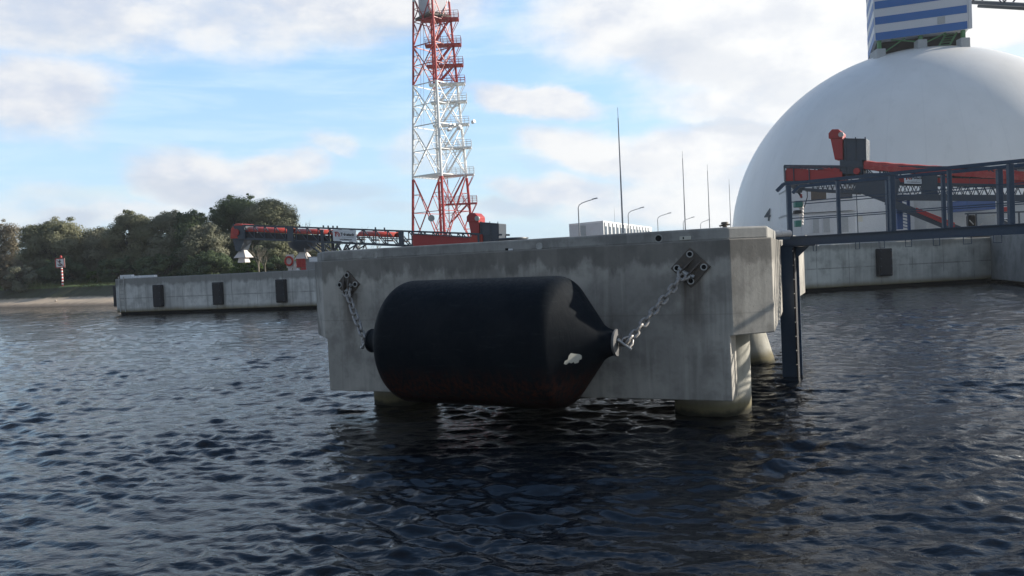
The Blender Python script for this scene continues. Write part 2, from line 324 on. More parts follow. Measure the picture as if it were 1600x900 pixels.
# ------------------------------------------------------------------ object helpers
def root_matrix(o):
    m = Matrix.Identity(4)
    while o is not None:
        m = o.matrix_basis @ m if False else (Matrix.Translation(o.location) @ o.rotation_euler.to_matrix().to_4x4()) @ m
        o = o.parent
    return m
def tag(o, label=None, cat=None, group=None, kind=None):
    if label: o['label'] = label
    if cat: o['category'] = cat
    if group: o['group'] = group
    if kind: o['kind'] = kind
    return o
def thing(name, label, cat, loc=(0, 0, 0), rz=0.0, group=None):
    o = bpy.data.objects.new(name, None); COL.objects.link(o); o.empty_display_size = 0.3
    o.location = loc; o.rotation_euler = (0, 0, rz); return tag(o, label, cat, group)
def copy_tree(o, parent=None):
    c = o.copy(); COL.objects.link(c); c.parent = parent
    for ch in [q for q in o.children]: copy_tree(ch, c)
    return c
V = Vector
class MB:
    def __init__(s): s.v = []; s.f = []
    def add(s, vs, fs):
        k = len(s.v); s.v += [tuple(q) for q in vs]; s.f += [tuple(i + k for i in f) for f in fs]; return s
    def hexa(s, p):   # 8 points: 4 bottom ring, 4 top ring
        return s.add(p, [(3, 2, 1, 0), (4, 5, 6, 7), (0, 1, 5, 4), (1, 2, 6, 5), (2, 3, 7, 6), (3, 0, 4, 7)])
    def box(s, c, size, T=None):
        a, b, d = [q / 2 for q in size]; c = V(c)
        p = [V((-a, -b, -d)), V((a, -b, -d)), V((a, b, -d)), V((-a, b, -d)), V((-a, -b, d)), V((a, -b, d)), V((a, b, d)), V((-a, b, d))]
        p = [c + q for q in p]
        if T is not None: p = [T @ q for q in p]
        return s.hexa(p)
    def bar(s, p, q, w_, h=None, up=V((0, 0, 1))):
        h = h or w_; p = V(p); q = V(q); d = (q - p)
        if d.length < 1e-6: return s
        d.normalize()
        if abs(d.dot(up)) > 0.98: up = V((1, 0, 0)) if abs(d.x) < .9 else V((0, 1, 0))
        r = d.cross(up).normalized() * (w_ / 2); u = r.cross(d).normalized() * (h / 2)
        return s.hexa([p - r - u, q - r - u, q + r - u, p + r - u, p - r + u, q - r + u, q + r + u, p + r + u])
    def tube(s, p, q, r1, r2=None, n=10, cap=True):
        r2 = r1 if r2 is None else r2; p = V(p); q = V(q); d = (q - p).normalized()
        up = V((0, 0, 1)) if abs(d.z) < .95 else V((1, 0, 0)); a = d.cross(up).normalized(); b_ = d.cross(a)
        vs = []
        for c_, r in ((p, r1), (q, r2)):
            for i in range(n): t = 2 * math.pi * i / n; vs.append(c_ + (a * math.cos(t) + b_ * math.sin(t)) * r)
        fs = [(i, (i + 1) % n, n + (i + 1) % n, n + i) for i in range(n)]
        if cap: fs += [tuple(range(n - 1, -1, -1)), tuple(range(n, 2 * n))]
        return s.add(vs, fs)
    def path(s, pts, r, n=8, closed=False):
        pts = [V(p) for p in pts]; m = len(pts); vs = []; prev = None
        for i in range(m):
            a = pts[(i - 1) % m] if (closed or i > 0) else pts[i]; c_ = pts[(i + 1) % m] if (closed or i < m - 1) else pts[i]
            d = (c_ - a).normalized()
            if prev is None:
                up = V((0, 0, 1)) if abs(d.z) < .9 else V((1, 0, 0)); u = d.cross(up).normalized()
            else: u = (prev - d * prev.dot(d)).normalized()
            prev = u; v2 = d.cross(u); rr = r[i] if hasattr(r, '__len__') else r
            for k in range(n): t = 2 * math.pi * k / n; vs.append(pts[i] + (u * math.cos(t) + v2 * math.sin(t)) * rr)
        fs = []
        for i in range(m if closed else m - 1):
            j = (i + 1) % m; off = 0
            if closed and i == m - 1:   # align last ring with first
                best = min(range(n), key=lambda q: (V(vs[i * n]) - V(vs[(q) % n])).length); off = best
            for k in range(n): fs.append((i * n + k, i * n + (k + 1) % n, j * n + (k + 1 + off) % n, j * n + (k + off) % n))
        if not closed: fs += [tuple(range(n - 1, -1, -1)), tuple(range((m - 1) * n, m * n))]
        return s.add(vs, fs)
    def lathe(s, prof, T=None, n=32, capa=True, capb=True):   # prof: (r, z)
        vs = []; m = len(prof)
        for r, z in prof:
            for i in range(n): t = 2 * math.pi * i / n; vs.append(V((r * math.cos(t), r * math.sin(t), z)))
        if T is not None: vs = [T @ q for q in vs]
        fs = [(j * n + i, j * n + (i + 1) % n, (j + 1) * n + (i + 1) % n, (j + 1) * n + i) for j in range(m - 1) for i in range(n)]
        if capa: fs.append(tuple(range(n - 1, -1, -1)))
        if capb: fs.append(tuple(range((m - 1) * n, m * n)))
        return s.add(vs, fs)
    def prism(s, ring, z0, z1):    # ring: 2D points counter-clockwise
        n = len(ring); vs = [V((p[0], p[1], z0)) for p in ring] + [V((p[0], p[1], z1)) for p in ring]
        return s.add(vs, [tuple(range(n - 1, -1, -1)), tuple(range(n, 2 * n))] + [(i, (i + 1) % n, n + (i + 1) % n, n + i) for i in range(n)])
    def extrude(s, ring, d):       # ring of 3D points, thickness vector d
        n = len(ring); vs = [V(p) for p in ring] + [V(p) + V(d) for p in ring]
        return s.add(vs, [tuple(range(n - 1, -1, -1)), tuple(range(n, 2 * n))] + [(i, (i + 1) % n, n + (i + 1) % n, n + i) for i in range(n)])
    def build(s, name, mat, parent=None, smooth=False, bevel=0.0, local=False, seg=2, fix=True, label=None):
        me = bpy.data.meshes.new(name)
        vs = s.v
        if parent is not None and not local:
            Mi = root_matrix(parent).inverted(); vs = [tuple(Mi @ V(q)) for q in vs]
        me.from_pydata(vs, [], s.f); me.validate()
        if fix:
            import bmesh
            bm = bmesh.new(); bm.from_mesh(me); bmesh.ops.recalc_face_normals(bm, faces=bm.faces); bm.to_mesh(me); bm.free()
        me.materials.append(mat)
        o = bpy.data.objects.new(name, me); COL.objects.link(o)
        if parent is not None: o.parent = parent
        if smooth:
            me.polygons.foreach_set('use_smooth', [True] * len(me.polygons)); me.set_sharp_from_angle(angle=math.radians(38))
        if bevel:
            md = o.modifiers.new('bevel', 'BEVEL'); md.width = bevel; md.segments = seg; md.limit_method = 'ANGLE'; md.angle_limit = math.radians(35)
        if label: o['label'] = label
        return o
def text(name, body, size, mat, parent, T, bold=0.0, extrude=0.004, align='CENTER'):
    cu = bpy.data.curves.new(name, 'FONT'); cu.body = body; cu.size = size; cu.align_x = align; cu.align_y = 'CENTER'; cu.extrude = extrude; cu.offset = bold
    cu.materials.append(mat); o = bpy.data.objects.new(name, cu); COL.objects.link(o)
    bpy.context.view_layer.update(); me_ = bpy.data.meshes.new_from_object(o); bpy.data.objects.remove(o); me_.materials.clear(); me_.materials.append(mat)
    o = bpy.data.objects.new(name, me_); COL.objects.link(o)
    o.parent = parent; Tm = root_matrix(parent).inverted() @ T
    o.matrix_local = Tm; return o
def frame_T(origin, xdir, up):     # matrix with local x = xdir, y = up, z = out of the face
    x = V(xdir).normalized(); z = x.cross(V(up)).normalized(); y = z.cross(x)
    T = Matrix((x, y, z)).transposed().to_4x4(); T.translation = V(origin); return T

# ------------------------------------------------------------------ water
rng = np.random.default_rng(7)
nr, na = 1500, 1050
rr = 1.2 * (170 / 1.2) ** (np.arange(nr) / (nr - 1)); aa = np.radians(np.linspace(-56, 56, na))
RR, AA = np.meshgrid(rr, aa, indexing='ij'); X = RR * np.sin(AA); Y = RR * np.cos(AA)
spac = RR * math.log(170 / 1.2) / nr
Z = np.zeros_like(X)
warpx = 0.35 * np.sin(X * .31 + Y * .17) + 0.25 * np.sin(Y * .43 - X * .11 + 1.3)
for k in range(170):
    lam = 0.12 * (1.15 / 0.12) ** rng.random(); ang = math.radians(-97 + rng.normal() * 32)
    kx, ky = 2 * math.pi / lam * math.cos(ang), 2 * math.pi / lam * math.sin(ang)
    amp = 0.00190 * (lam / 0.5) ** 0.95 * (1.0 if lam < .55 else (.55 / lam) ** 1.3) * (0.6 + 0.8 * rng.random())
    fade = np.clip((lam / spac - 2.5) / 2.0, 0, 1)
    ph = kx * (X + warpx * .6) + ky * (Y + warpx * .5) + rng.random() * 6.28
    cs = np.sin(ph); Z += amp * fade * (cs + 0.35 * np.abs(cs) * cs + 0.12 * np.cos(2 * ph))
grp = 0.75 + 0.35 * np.sin(X * .9 + 1.3 * np.sin(Y * .5)) * np.sin(Y * .7 + np.sin(X * .6)); Z *= grp
Z *= np.clip((165 - RR) / 20, 0, 1)
me = bpy.data.meshes.new('water'); nv = nr * na
co = np.stack([X, Y, Z], -1).reshape(-1, 3).astype(np.float32)
i0 = (np.arange(nr - 1)[:, None] * na + np.arange(na - 1)[None, :]).ravel()
# outer flat sheet joined to the same mesh: a ring fan out to the horizon
quads = np.stack([i0, i0 + 1, i0 + na + 1, i0 + na], 1)
me.vertices.add(nv); me.vertices.foreach_set('co', co.ravel())
me.loops.add(quads.size); me.loops.foreach_set('vertex_index', quads[:, ::-1].ravel().astype(np.int32))
me.polygons.add(len(quads)); me.polygons.foreach_set('loop_start', np.arange(0, quads.size, 4, dtype=np.int32))
me.polygons.foreach_set('use_smooth', np.ones(len(quads), dtype=bool)); me.update(); me.validate()
me.materials.append(M_WATER)
wo = bpy.data.objects.new('water', me); COL.objects.link(wo); tag(wo, kind='structure')
mb = MB(); mb.add([(-3000, -200, -.16), (3000, -200, -.16), (3000, 3000, -.16), (-3000, 3000, -.16)], [(0, 1, 2, 3)])
tag(mb.build('water_far', M_WATER, fix=False), kind='structure')

# ------------------------------------------------------------------ ground, shore, quay yard
Z_Q = 2.75
def line_pts(pts): return [V((p[0], p[1])) for p in pts]
shore = [(-150, 158), (-110, 132), (-66.6, 104), (-55, 96.5), (-43, 88), (-33, 81.5), (-24, 76), (-19, 74)]
def sample(poly, step):
    out = []
    for i in range(len(poly) - 1):
        a, b = V(poly[i]), V(poly[i + 1]); n_ = max(1, int((b - a).length / step))
        out += [a.lerp(b, k / n_) for k in range(n_)]
    return out + [V(poly[-1])]
sp = sample(shore, 0.7)
prof = [(-2.0, -0.5), (0.0, 0.02), (1.2, .28), (2.4, .52), (3.4, .72), (4.3, 1.05), (5.2, 1.5), (5.9, 1.9), (6.1, 2.15), (6.4, 2.32), (8.0, 2.36), (11, 2.40), (16, 2.44), (30, 2.44)]
vs, fs = [], []
for i, p in enumerate(sp):
    a = sp[max(0, i - 1)]; c = sp[min(len(sp) - 1, i + 1)]; d = (c - a).normalized(); nn = V((-d.y, d.x))
    if nn.y < 0: nn = -nn
    for j, (t, z) in enumerate(prof):
        q = V((p.x, p.y, z)); wob = mnoise.noise(q * .35) * 1.1 + mnoise.noise(q * 1.3) * .45
        if j < 1: wob = 0
        zz = z + (mnoise.noise(V((p.x * .8, p.y * .8, t))) * .10 if 0 < j < 12 else 0) + (mnoise.noise(V((p.x * .12, p.y * .12, 3))) * .12 if j >= 8 else 0)
        o_ = p + nn * (t + wob * (1 if 4 <= j <= 9 else .4)); vs.append((o_.x, o_.y, zz))
m_ = len(prof)
fs = [(i * m_ + j, (i + 1) * m_ + j, (i + 1) * m_ + j + 1, i * m_ + j + 1) for i in range(len(sp) - 1) for j in range(m_ - 1)]
tag(MB().add(vs, fs).build('shore_bank', M_BANK, smooth=True), kind='structure')
tag(MB().add([(-3000, 118, 2.33), (-60, 118, 2.33), (-20, 96, 2.33), (3000, 96, 2.33), (3000, 3500, 2.33), (-3000, 3500, 2.33)], [(0, 1, 2, 3, 4, 5)]).build('ground', M_GRASS, fix=False), kind='structure')
u2 = V((.911, -.413)).normalized(); v2 = V((-u2.y, u2.x))
QL = [(-29.9, 60.4), (-13.5, 55.3), (8.0, 48.3), (16.9, 46.4), (29.2, 48.6), (27.2, 42.0), (34.0, 41.0), (120, 30)]
end_back = V(QL[0]) + v2 * 22
yard = [V(p) for p in QL] + [V((260, 30)), V((260, 300)), V((-10, 300)), V((-12, 98)), end_back]
def poly_inset(pts, d): return pts
tag(MB().add([(p.x + (.02 if i else .02), p.y + .05, Z_Q - .01) for i, p in enumerate(yard)], [tuple(range(len(yard)))]).build('quay_yard', M_YARD, fix=False), kind='structure')
def wall(name, label, a, b, z0, z1, th, mat, skirt=True):
    a, b = V(a), V(b); d = (b - a).normalized(); nrm = V((-d.y, d.x));
    if nrm.y < 0: nrm = -nrm
    t = thing(name, label, 'quay wall', (a.x, a.y, 0))
    m = MB(); L = (b - a).length
    # face panel with rounded cope
    p = [a, b, b + nrm * th, a + nrm * th]
    m.hexa([V((q.x, q.y, z0)) for q in p] + [V((q.x, q.y, z1)) for q in p]); m.build('concrete_face', mat, t, bevel=.05)
    s_ = MB(); k = .35; p = [a + nrm * k + d * .05, b + nrm * k - d * .05, b + nrm * (th - .02) - d * .05, a + nrm * (th - .02) + d * .05]
    s_.hexa([V((q.x, q.y, -.6)) for q in p] + [V((q.x, q.y, z0 - .01)) for q in p]); s_.build('shadow_gap_footing', M_HOLE, t)  # set-back base coloured near black to paint the shadow gap below the wall
    return t
q1 = wall('quay_wall', 'long stained quay wall with three black fenders and a ladder at its end', QL[0], QL[1], .22, Z_Q, .9, M_QUAY)
q1b = wall('quay_wall', 'concrete quay wall hidden behind the block that carries the big fender', (QL[1][0] + .03, QL[1][1]), QL[2], .22, Z_Q, .9, M_QUAY)
q2 = wall('quay_wall', 'quay wall', (QL[2][0] + .03, QL[2][1]), QL[3], .22, Z_Q, .9, M_QUAY)
M_QUAY2 = concrete('quay_concrete_right', (.58, .585, .54), (.41, .41, .38), top=(2.45, 0.8, 0.6), algae=0.42, joints=(2.1, 1.35, 0.05), fine=0.55, axis=(1, .16), streak=0.35)
q2.children[0].data.materials[0] = M_QUAY2
q3 = wall('quay_wall', 'pale quay wall under the walkway at the right with one black fender', (QL[3][0] + .03, QL[3][1]), QL[4], .22, Z_Q, .9, M_QUAY2)
q2['label'] = 'short concrete quay wall just visible right behind the navy steel post'
q4 = thing('corner_block', 'smooth concrete quay corner painted dark for shade at the far right edge of the photo', 'quay wall', (27.2, 42, 0))
mb = MB(); p = [V((29.1, 48.55)), V((27.2, 42.0)), V((34, 41)), V((36, 49))]
mb.hexa([V((q.x, q.y, .2)) for q in p] + [V((q.x, q.y, Z_Q + .06)) for q in p]); mb.build('concrete_face', M_QUAYD, q4, bevel=.05)
mb = MB(); p = [V((29.6, 48.3)), V((27.8, 42.6)), V((33.6, 41.6)), V((35.5, 48.5))]
mb.hexa([V((q.x, q.y, -.6)) for q in p] + [V((q.x, q.y, .19)) for q in p]); mb.build('shadow_gap_footing', M_HOLE, q4)  # same black colour stands in for the shadow gap under the corner
# end face of the left quay
q5 = thing('end_wall', 'shaded end face of the long quay wall beside the sandy shore', 'quay wall', (QL[0][0], QL[0][1], 0))
a = V(QL[0]); mb = MB(); p = [a + v2 * .92 + u2 * .0, a + v2 * 22, a + v2 * 22 + u2 * .8, a + v2 * .92 + u2 * .8]
mb.hexa([V((q.x, q.y, -.4)) for q in p] + [V((q.x, q.y, Z_Q)) for q in p]); mb.build('concrete_face', M_QUAY, q5, bevel=.04)

# quay cell fenders: dark upright boxes with frame, pad and bolts
def quay_fender(x, y, ang, label, w_=.78, h_=1.62, z=1.36):
    t = thing('quay_fender', label, 'fender', (x, y, z), ang, 'black upright fenders on the quay walls')
    m = MB(); m.box((0, -.17, 0), (w_, .30, h_)); m.build('rubber_body', M_DARK, t, bevel=.05, local=True)
    m = MB(); m.box((0, -.345, 0), (w_ * .86, .05, h_ * .92)); m.build('face_pad', M_DARK, t, bevel=.02, local=True)
    for sx in (-1, 1):
        for k in (-.42, -.14, .14, .42): MB().tube((sx * w_ * .36, -.365, k * h_), (sx * w_ * .36, -.385, k * h_), .035, n=8).build('bolt', M_GREYST, t, local=True)
    return t
def online(a, b, px, Y0=50):
    # distance along wall where the picture column px crosses it
    a, b = V(a), V(b); k = (px - 800) / FPX
    d = b - a; s_ = (k * a.y - a.x) / (d.x - k * d.y); return a + d * s_
for px, lab in ((252, 'black upright fender on the long quay wall, nearest to its left end ladder'), (345, 'black upright fender in the middle of the three on the long quay wall'), (444, 'black upright fender on the long quay wall below the lifebuoy')):
    q = online(QL[0], QL[1], px - 2); d = V(QL[1]) - V(QL[0]); quay_fender(q.x, q.y, math.atan2(d.y, d.x), lab)
q = online(QL[3], QL[4], 1382 - 2); d = V(QL[4]) - V(QL[3]); quay_fender(q.x, q.y, math.atan2(d.y, d.x), 'black upright fender on the right quay wall under the walkway', .92, 1.62, 1.55)
q = V(QL[0]) + v2 * .55 - u2 * .18; quay_fender(q.x, q.y, math.atan2(-v2.y, -v2.x), 'black fender on the end face of the quay, beside the sandy shore', .8, 1.6, 1.45)
# ladder and white cope blocks at the left end
t = thing('quay_ladder', 'pale steel ladder at the left end of the long quay wall', 'ladder', (*(V(QL[0]) + u2 * .7), 0))
d = (V(QL[1]) - V(QL[0])).normalized(); nn = V((d.y, -d.x))
base = V(QL[0]) + d * .45
mb = MB()
for s_ in (0, .45):
    q = base + d * s_ + nn * .1; mb.bar((q.x, q.y, .25), (q.x, q.y, 2.9), .05)
mb.build('side_rail', M_GALV, t)
for k in range(9):
    a = base + nn * .1; b_ = base + d * .45 + nn * .1; z = .45 + k * .28; MB().bar((a.x, a.y, z), (b_.x, b_.y, z), .035).build('rung', M_GALV, t)
for px0, px1, lab in ((187.5, 205, 'white painted cope block above the ladder at the very end of the quay'), (209, 217, 'short white painted cope block, the middle one at the end of the quay'), (222, 241, 'long white painted cope block furthest from the end of the quay')):
    a = online(QL[0], QL[1], px0); b_ = online(QL[0], QL[1], px1); a = a + V((nn.x, nn.y)) * -.1; b_ = b_ + V((nn.x, nn.y)) * -.1
    m = MB(); q = [a, b_, b_ - nn * .35, a - nn * .35]; q = [V((k.x, k.y)) for k in q]
    m.hexa([V((k.x, k.y, Z_Q + .003)) for k in q] + [V((k.x, k.y, Z_Q + (.27 if px0 < 200 else .17))) for k in q])
    tag(m.build('cope_block', M_WHITE, bevel=.02), lab, 'concrete block', 'white cope blocks at the quay end')

# ------------------------------------------------------------------ mooring dolphin
O = V((-3.45, 14.6)); U2 = V((.911, -.413)).normalized(); W2 = V((-U2.y, U2.x)); L = 7.27
def D(s, t, z): q = O + U2 * s + W2 * t; return V((q.x, q.y, z))
D_ANG = math.atan2(U2.y, U2.x)
dol = thing('mooring_dolphin', 'large stained grey concrete berthing block on round piles carrying the big black fender', 'mooring dolphin', D(L / 2, 4, 0), D_ANG)
cl, cr, dep = .72, .53, 8.2
def ring3(pts, z): return [D(s, t, z) for s, t in pts]
dep = 11.9
body = [(0, 0), (L, 0), (L + cr, cr), (7.40, 6.2), (7.40, dep), (0, dep), (-.3, dep - .5), (-cl, cl)]
ZB, ZT = 1.30, 2.71
import bmesh
mb = MB(); n_ = len(body)
# one continuous concrete casting: slab with the deep skirt that hangs from its front edge
e_, tk, zs = .035, .50, .34
Tq = [D(a, b_, ZT) for a, b_ in body]; Bq_ = [D(a, b_, ZB) for a, b_ in body]
kB = [D(e_, 0, ZB), D(L - e_, 0, ZB), D(L - e_, tk, ZB), D(e_, tk, ZB)]; kS = [D(e_, 0, zs), D(L - e_, 0, zs), D(L - e_, tk, zs), D(e_, tk, zs)]
vv = Tq + Bq_ + kB + kS; b0i, k0, q0i = n_, 2 * n_, 2 * n_ + 4
ff = [tuple(range(n_))]
ff.append((0, 1, b0i + 1, k0 + 1, q0i + 1, q0i + 0, k0 + 0, b0i + 0)[::-1])
ff += [(i, (i + 1) % n_, b0i + (i + 1) % n_, b0i + i)[::-1] for i in range(1, n_)]
ff.append((b0i, k0, k0 + 3, k0 + 2, k0 + 1) + tuple(b0i + i for i in range(1, n_)))
ff += [(k0 + 1, k0 + 2, q0i + 2, q0i + 1), (k0 + 2, k0 + 3, q0i + 3, q0i + 2), (k0 + 3, k0, q0i, q0i + 3), (q0i, q0i + 1, q0i + 2, q0i + 3)]
mb.add(vv, ff); bodyo = mb.build('concrete_casting', M_CONC, dol, bevel=.035, seg=3)
# curb round the top, set back a little, with its rounded top edge
def offset_ring(pts, d):
    P = [V(p) for p in pts]; out = []; n_ = len(P)
    for i in range(n_):
        a, b_, c = P[i - 1], P[i], P[(i + 1) % n_]; e1 = (b_ - a).normalized(); e2 = (c - b_).normalized()
        n1_ = V((-e1.y, e1.x)); n2_ = V((-e2.y, e2.x)); k = n1_ + n2_; out.append(b_ + k * (d / (1 + n1_.dot(n2_))))
    return out
ro = offset_ring(body, .05); ri = offset_ring(body, .45)
mb = MB(); z0, z1_ = ZT - .01, 2.885
vs = [D(p.x, p.y, z) for z in (z0, z1_) for r_ in (ro, ri) for p in r_]
fs = []
for i in range(n_):
    j = (i + 1) % n_
    fs += [(i, j, 2 * n_ + j, 2 * n_ + i), (n_ + j, n_ + i, 3 * n_ + i, 3 * n_ + j), (2 * n_ + i, 2 * n_ + j, 3 * n_ + j, 3 * n_ + i), (j, i, n_ + i, n_ + j)]
mb.add(vs, fs); mb.build('top_curb', M_CURB, dol, bevel=.028, seg=2)
def pile(s, t, r, rake=(0, 0)):
    m = MB(); a = D(s, t, -1.2); b_ = D(s - rake[0], t - rake[1], ZB - .005)
    d = (b_ - a); T = frame_T(a, d.cross(V((0, 1, 0))), V((0, 1, 0)))
    m.tube(a, b_, r * 1.01, r, n=40); m.build('pile', M_PILE, dol, smooth=True)
pile(.98, 1.12, .60, (.05, 0)); pile(6.72, 1.12, .60, (-.03, 0)); pile(6.75, 7.2, .60, (.62, .5)); pile(.9, 7.2, .60, (-.5, .5))
# pipe ends and little fittings in the curb
def on_front(px, py, t=0.0):        # intersection with the dolphin's front plane
    d = ray(px, py); P0 = D(0, t, 0); nrm = V((W2.x, W2.y, 0)); c0 = V((0, 0, CAMZ))
    k = (P0 - c0).dot(nrm) / d.dot(nrm); return c0 + d * k
nf3 = V((-W2.x, -W2.y, 0)); u3 = V((U2.x, U2.y, 0))
def disc(px, py, r, mat_o, mat_i, nm, proud=.012, lab=None):
    c = on_front(px, py, .05); m = MB(); T = frame_T(c, u3, V((0, 0, 1)))
    m.lathe([(r, -.02), (r, proud), (r * .78, proud), (r * .74, -.0)], T, 24, capa=False, capb=False)
    o = m.build(nm, mat_o, dol, smooth=True); m = MB(); m.lathe([(r * .8, .0), (r * .8, .003)], T, 24); k = m.build('cap', mat_i, o); return o
disc(587, 399, .052, M_GALV, M_GALV, 'pipe_end'); disc(843, 384.5, .058, M_GALV, M_GALV, 'pipe_end'); disc(1029, 372.5, .062, M_GALV, M_HOLE, 'pipe_end')
def plate(px, py, w_, h_, mat_, nm):
    c = on_front(px, py, .05); m = MB(); T = frame_T(c + nf3 * .004, u3, V((0, 0, 1))); m.box((0, 0, 0), (w_, h_, .02), T); return m.build(nm, mat_, dol, bevel=.004)
plate(564, 402.5, .05, .045, M_GALV, 'steel_tab'); plate(798, 390, .075, .03, M_WHITE, 'steel_tab'); plate(792, 389.5, .05, .035, M_HOLE, 'slot'); plate(1071, 372, .17, .055, M_PATCH, 'steel_tab')
plate(1068, 372, .03, .04, M_HOLE, 'slot')
m = MB(); c = D(L - .1, .3, 2.885); m.tube(c, c + V((0, 0, .05)), .035, n=12); m.tube(c + V((0, 0, .05)), c + V((.0, 0, .085)), .06, .05, n=12); m.tube(c + V((-.08, 0, .03)), c + V((.08, .02, .045)), .014, n=6)
m.build('line_cleat', M_RUSTP, dol, smooth=True)
# anchor plates for the chains
def anchor(px, py, half, lugtilt, hole3):
    c = on_front(px, py, 0.0); T0 = frame_T(c, u3, V((0, 0, 1))) @ Matrix.Rotation(math.radians(45), 4, 'Z')
    m = MB(); a = half * 2.15; m.box((0, 0, .016), (a, a, .036), T0); o = m.build('anchor_plate', M_RUSTP, dol, bevel=.006)
    q = half * .72
    for sx, sy in hole3:
        m = MB(); T = T0 @ Matrix.Translation((sx * q, sy * q, .034)); m.lathe([(.050, 0), (.050, .022), (.036, .022), (.034, .002)], T, 18, capa=False, capb=False)
        m.build('bolt_collar', M_GALV, o, smooth=True); m = MB(); m.lathe([(.037, .004), (.037, .010)], T, 18); m.build('bolt_hole', M_HOLE, o)
    Tl = frame_T(c, u3, V((0, 0, 1))) @ Matrix.Rotation(math.radians(lugtilt), 4, 'Z')
    m = MB()
    for s_ in (-.055, .055): m.extrude([Tl @ V((s_ - .012, .16, .03)), Tl @ V((s_ - .012, -.16, .03)), Tl @ V((s_ - .012, -.15, .13)), Tl @ V((s_ - .012, -.05, .14)), Tl @ V((s_ - .012, .10, .06))], (Tl.to_3x3() @ V((.024, 0, 0))))
    m.build('lug', M_RUSTP, o, bevel=.004)
    m = MB(); m.tube(Tl @ V((-.10, -.11, .10)), Tl @ V((.10, -.11, .10)), .022, n=12); m.build('pin', M_GALV, o, smooth=True)
    return Tl @ V((0, -.13, .10)), Tl
pL, TL = anchor(545, 444.5, .165, 12, ((1, 1), (-1, 1), (1, -1)))
pR, TR = anchor(1079.5, 418, .195, -42, ((1, 1), (-1, 1), (1, -1), (-1, -1)))

# the big fender
fl = on_front(634, 537, -.99); fr_ = on_front(886, 531, -.99)
fc = (fl + fr_) / 2 + V((.03, -.015, 0)); fc.z = 1.335; FA = math.radians(-27.5); axd = V((math.cos(FA), math.sin(FA), -.004)).normalized()
flen = (fr_ - fl).length
half = 1.46; RF = .965
fen = thing('floating_fender', 'huge black cylindrical rubber fender with tapered ends chained to the concrete block', 'ship fender', (fc.x, fc.y, fc.z))
Tf = Matrix((axd.cross(V((0, 0, 1))).normalized(), axd.cross(axd.cross(V((0, 0, 1))).normalized()), axd)).transposed().to_4x4(); Tf.translation = fc
prof = []
NE = .64   # axial length of the cone part
half_c = half
def end_prof():
    P = [(RF, half_c - .42), (RF, half_c - .24)]
    for k in range(1, 7):
        a = k / 6 * math.radians(52); P.append((RF - .30 * (1 - math.cos(a)), half_c - .24 + .30 * math.sin(a)))
    r0, z0_ = P[-1]
    P.append((.27, z0_ + (r0 - .27) * .78)); P.append((.215, z0_ + (r0 - .215) * .83)); P.append((.185, z0_ + (r0 - .19) * .92)); P.append((.178, z0_ + (r0 - .19) * .92 + .05))
    return P
EP = end_prof(); zN = EP[-1][1]
prof = [(r, -z) for r, z in EP[::-1]] + [(RF, z) for z in np.linspace(-half_c + .6, half_c - .6, 8)] + EP
m = MB(); m.lathe(prof, Tf, 96); m.build('rubber_body', M_FEND, fen, smooth=True)
for sgn in (-1, 1):
    m = MB(); z0_ = sgn * (zN - .005); m.lathe([(.13, z0_), (.188, z0_), (.196, z0_ + sgn * .015), (.188, z0_ + sgn * .035), (.10, z0_ + sgn * .04)], Tf, 32)
    o = m.build('end_flange', M_DULL if sgn > 0 else M_DARK, fen, smooth=True)
    m = MB(); e = Tf @ V((0, 0, z0_ + sgn * .05)); e2 = Tf @ V((0, 0, z0_ + sgn * .15)); m.bar(e, e2, .03, .11); m.tube(e2 - V((0, 0, .05)), e2 + V((0, 0, .05)), .028, n=12); m.build('towing_eye', M_RUSTP, o, bevel=.004)
eL = Tf @ V((0, 0, -zN - .16)); eR = Tf @ V((0, 0, zN + .16))
# torn label on the right cone, hugging the surface
def cone_point(frac, ang):
    (r0, z0_), (r1, z1_) = EP[7], EP[8]; r = r0 + (r1 - r0) * frac; z = z0_ + (z1_ - z0_) * frac
    nrm = V((z1_ - z0_, r0 - r1)).normalized(); r += nrm.x * .018; z += nrm.y * .018
    return Tf @ V((r * math.cos(ang), r * math.sin(ang), z))
# choose the angle facing the camera and slightly below the axis
def cone_fit(a):
    q = cone_point(.45, a); rad_ = (q - (Tf @ V((0, 0, (Tf.inverted() @ q).z)))).normalized(); face = rad_.dot((V((0, 0, CAMZ)) - q).normalized())
    return (q - at(922, 556, q.y)).length + (5 if face < .1 else 0)
best = min(np.linspace(0, 2 * math.pi, 361), key=cone_fit)
out = [(-.16, .10), (-.13, .16), (-.08, .12), (-.05, .19), (-.01, .17), (.0, .26), (.06, .30), (.08, .20), (.12, .20), (.13, .04), (.10, -.06), (.03, -.13), (-.03, -.20), (-.07, -.12), (-.09, .0), (-.14, .02)]
m = MB(); pts = [cone_point(.50 + a * 1.35, best - b_ * .62) for a, b_ in [(q[0], q[1] * -1) for q in out]]
cen = cone_point(.5, best + .0); np_ = len(pts); midr = [cone_point(.50 + q[0] * 1.35 * .5, best + q[1] * .62 * .5) for q in out]
pts = [cone_point(.50 + q[0] * 1.35, best + q[1] * .62) for q in out]
m.add([cen] + midr + pts, [(0, i + 1, (i + 1) % np_ + 1) for i in range(np_)] + [(i + 1, np_ + i + 1, np_ + (i + 1) % np_ + 1, (i + 1) % np_ + 1) for i in range(np_)]); o = m.build('torn_label', M_PATCH, fen)
md = o.modifiers.new('t', 'SOLIDIFY'); md.thickness = .003

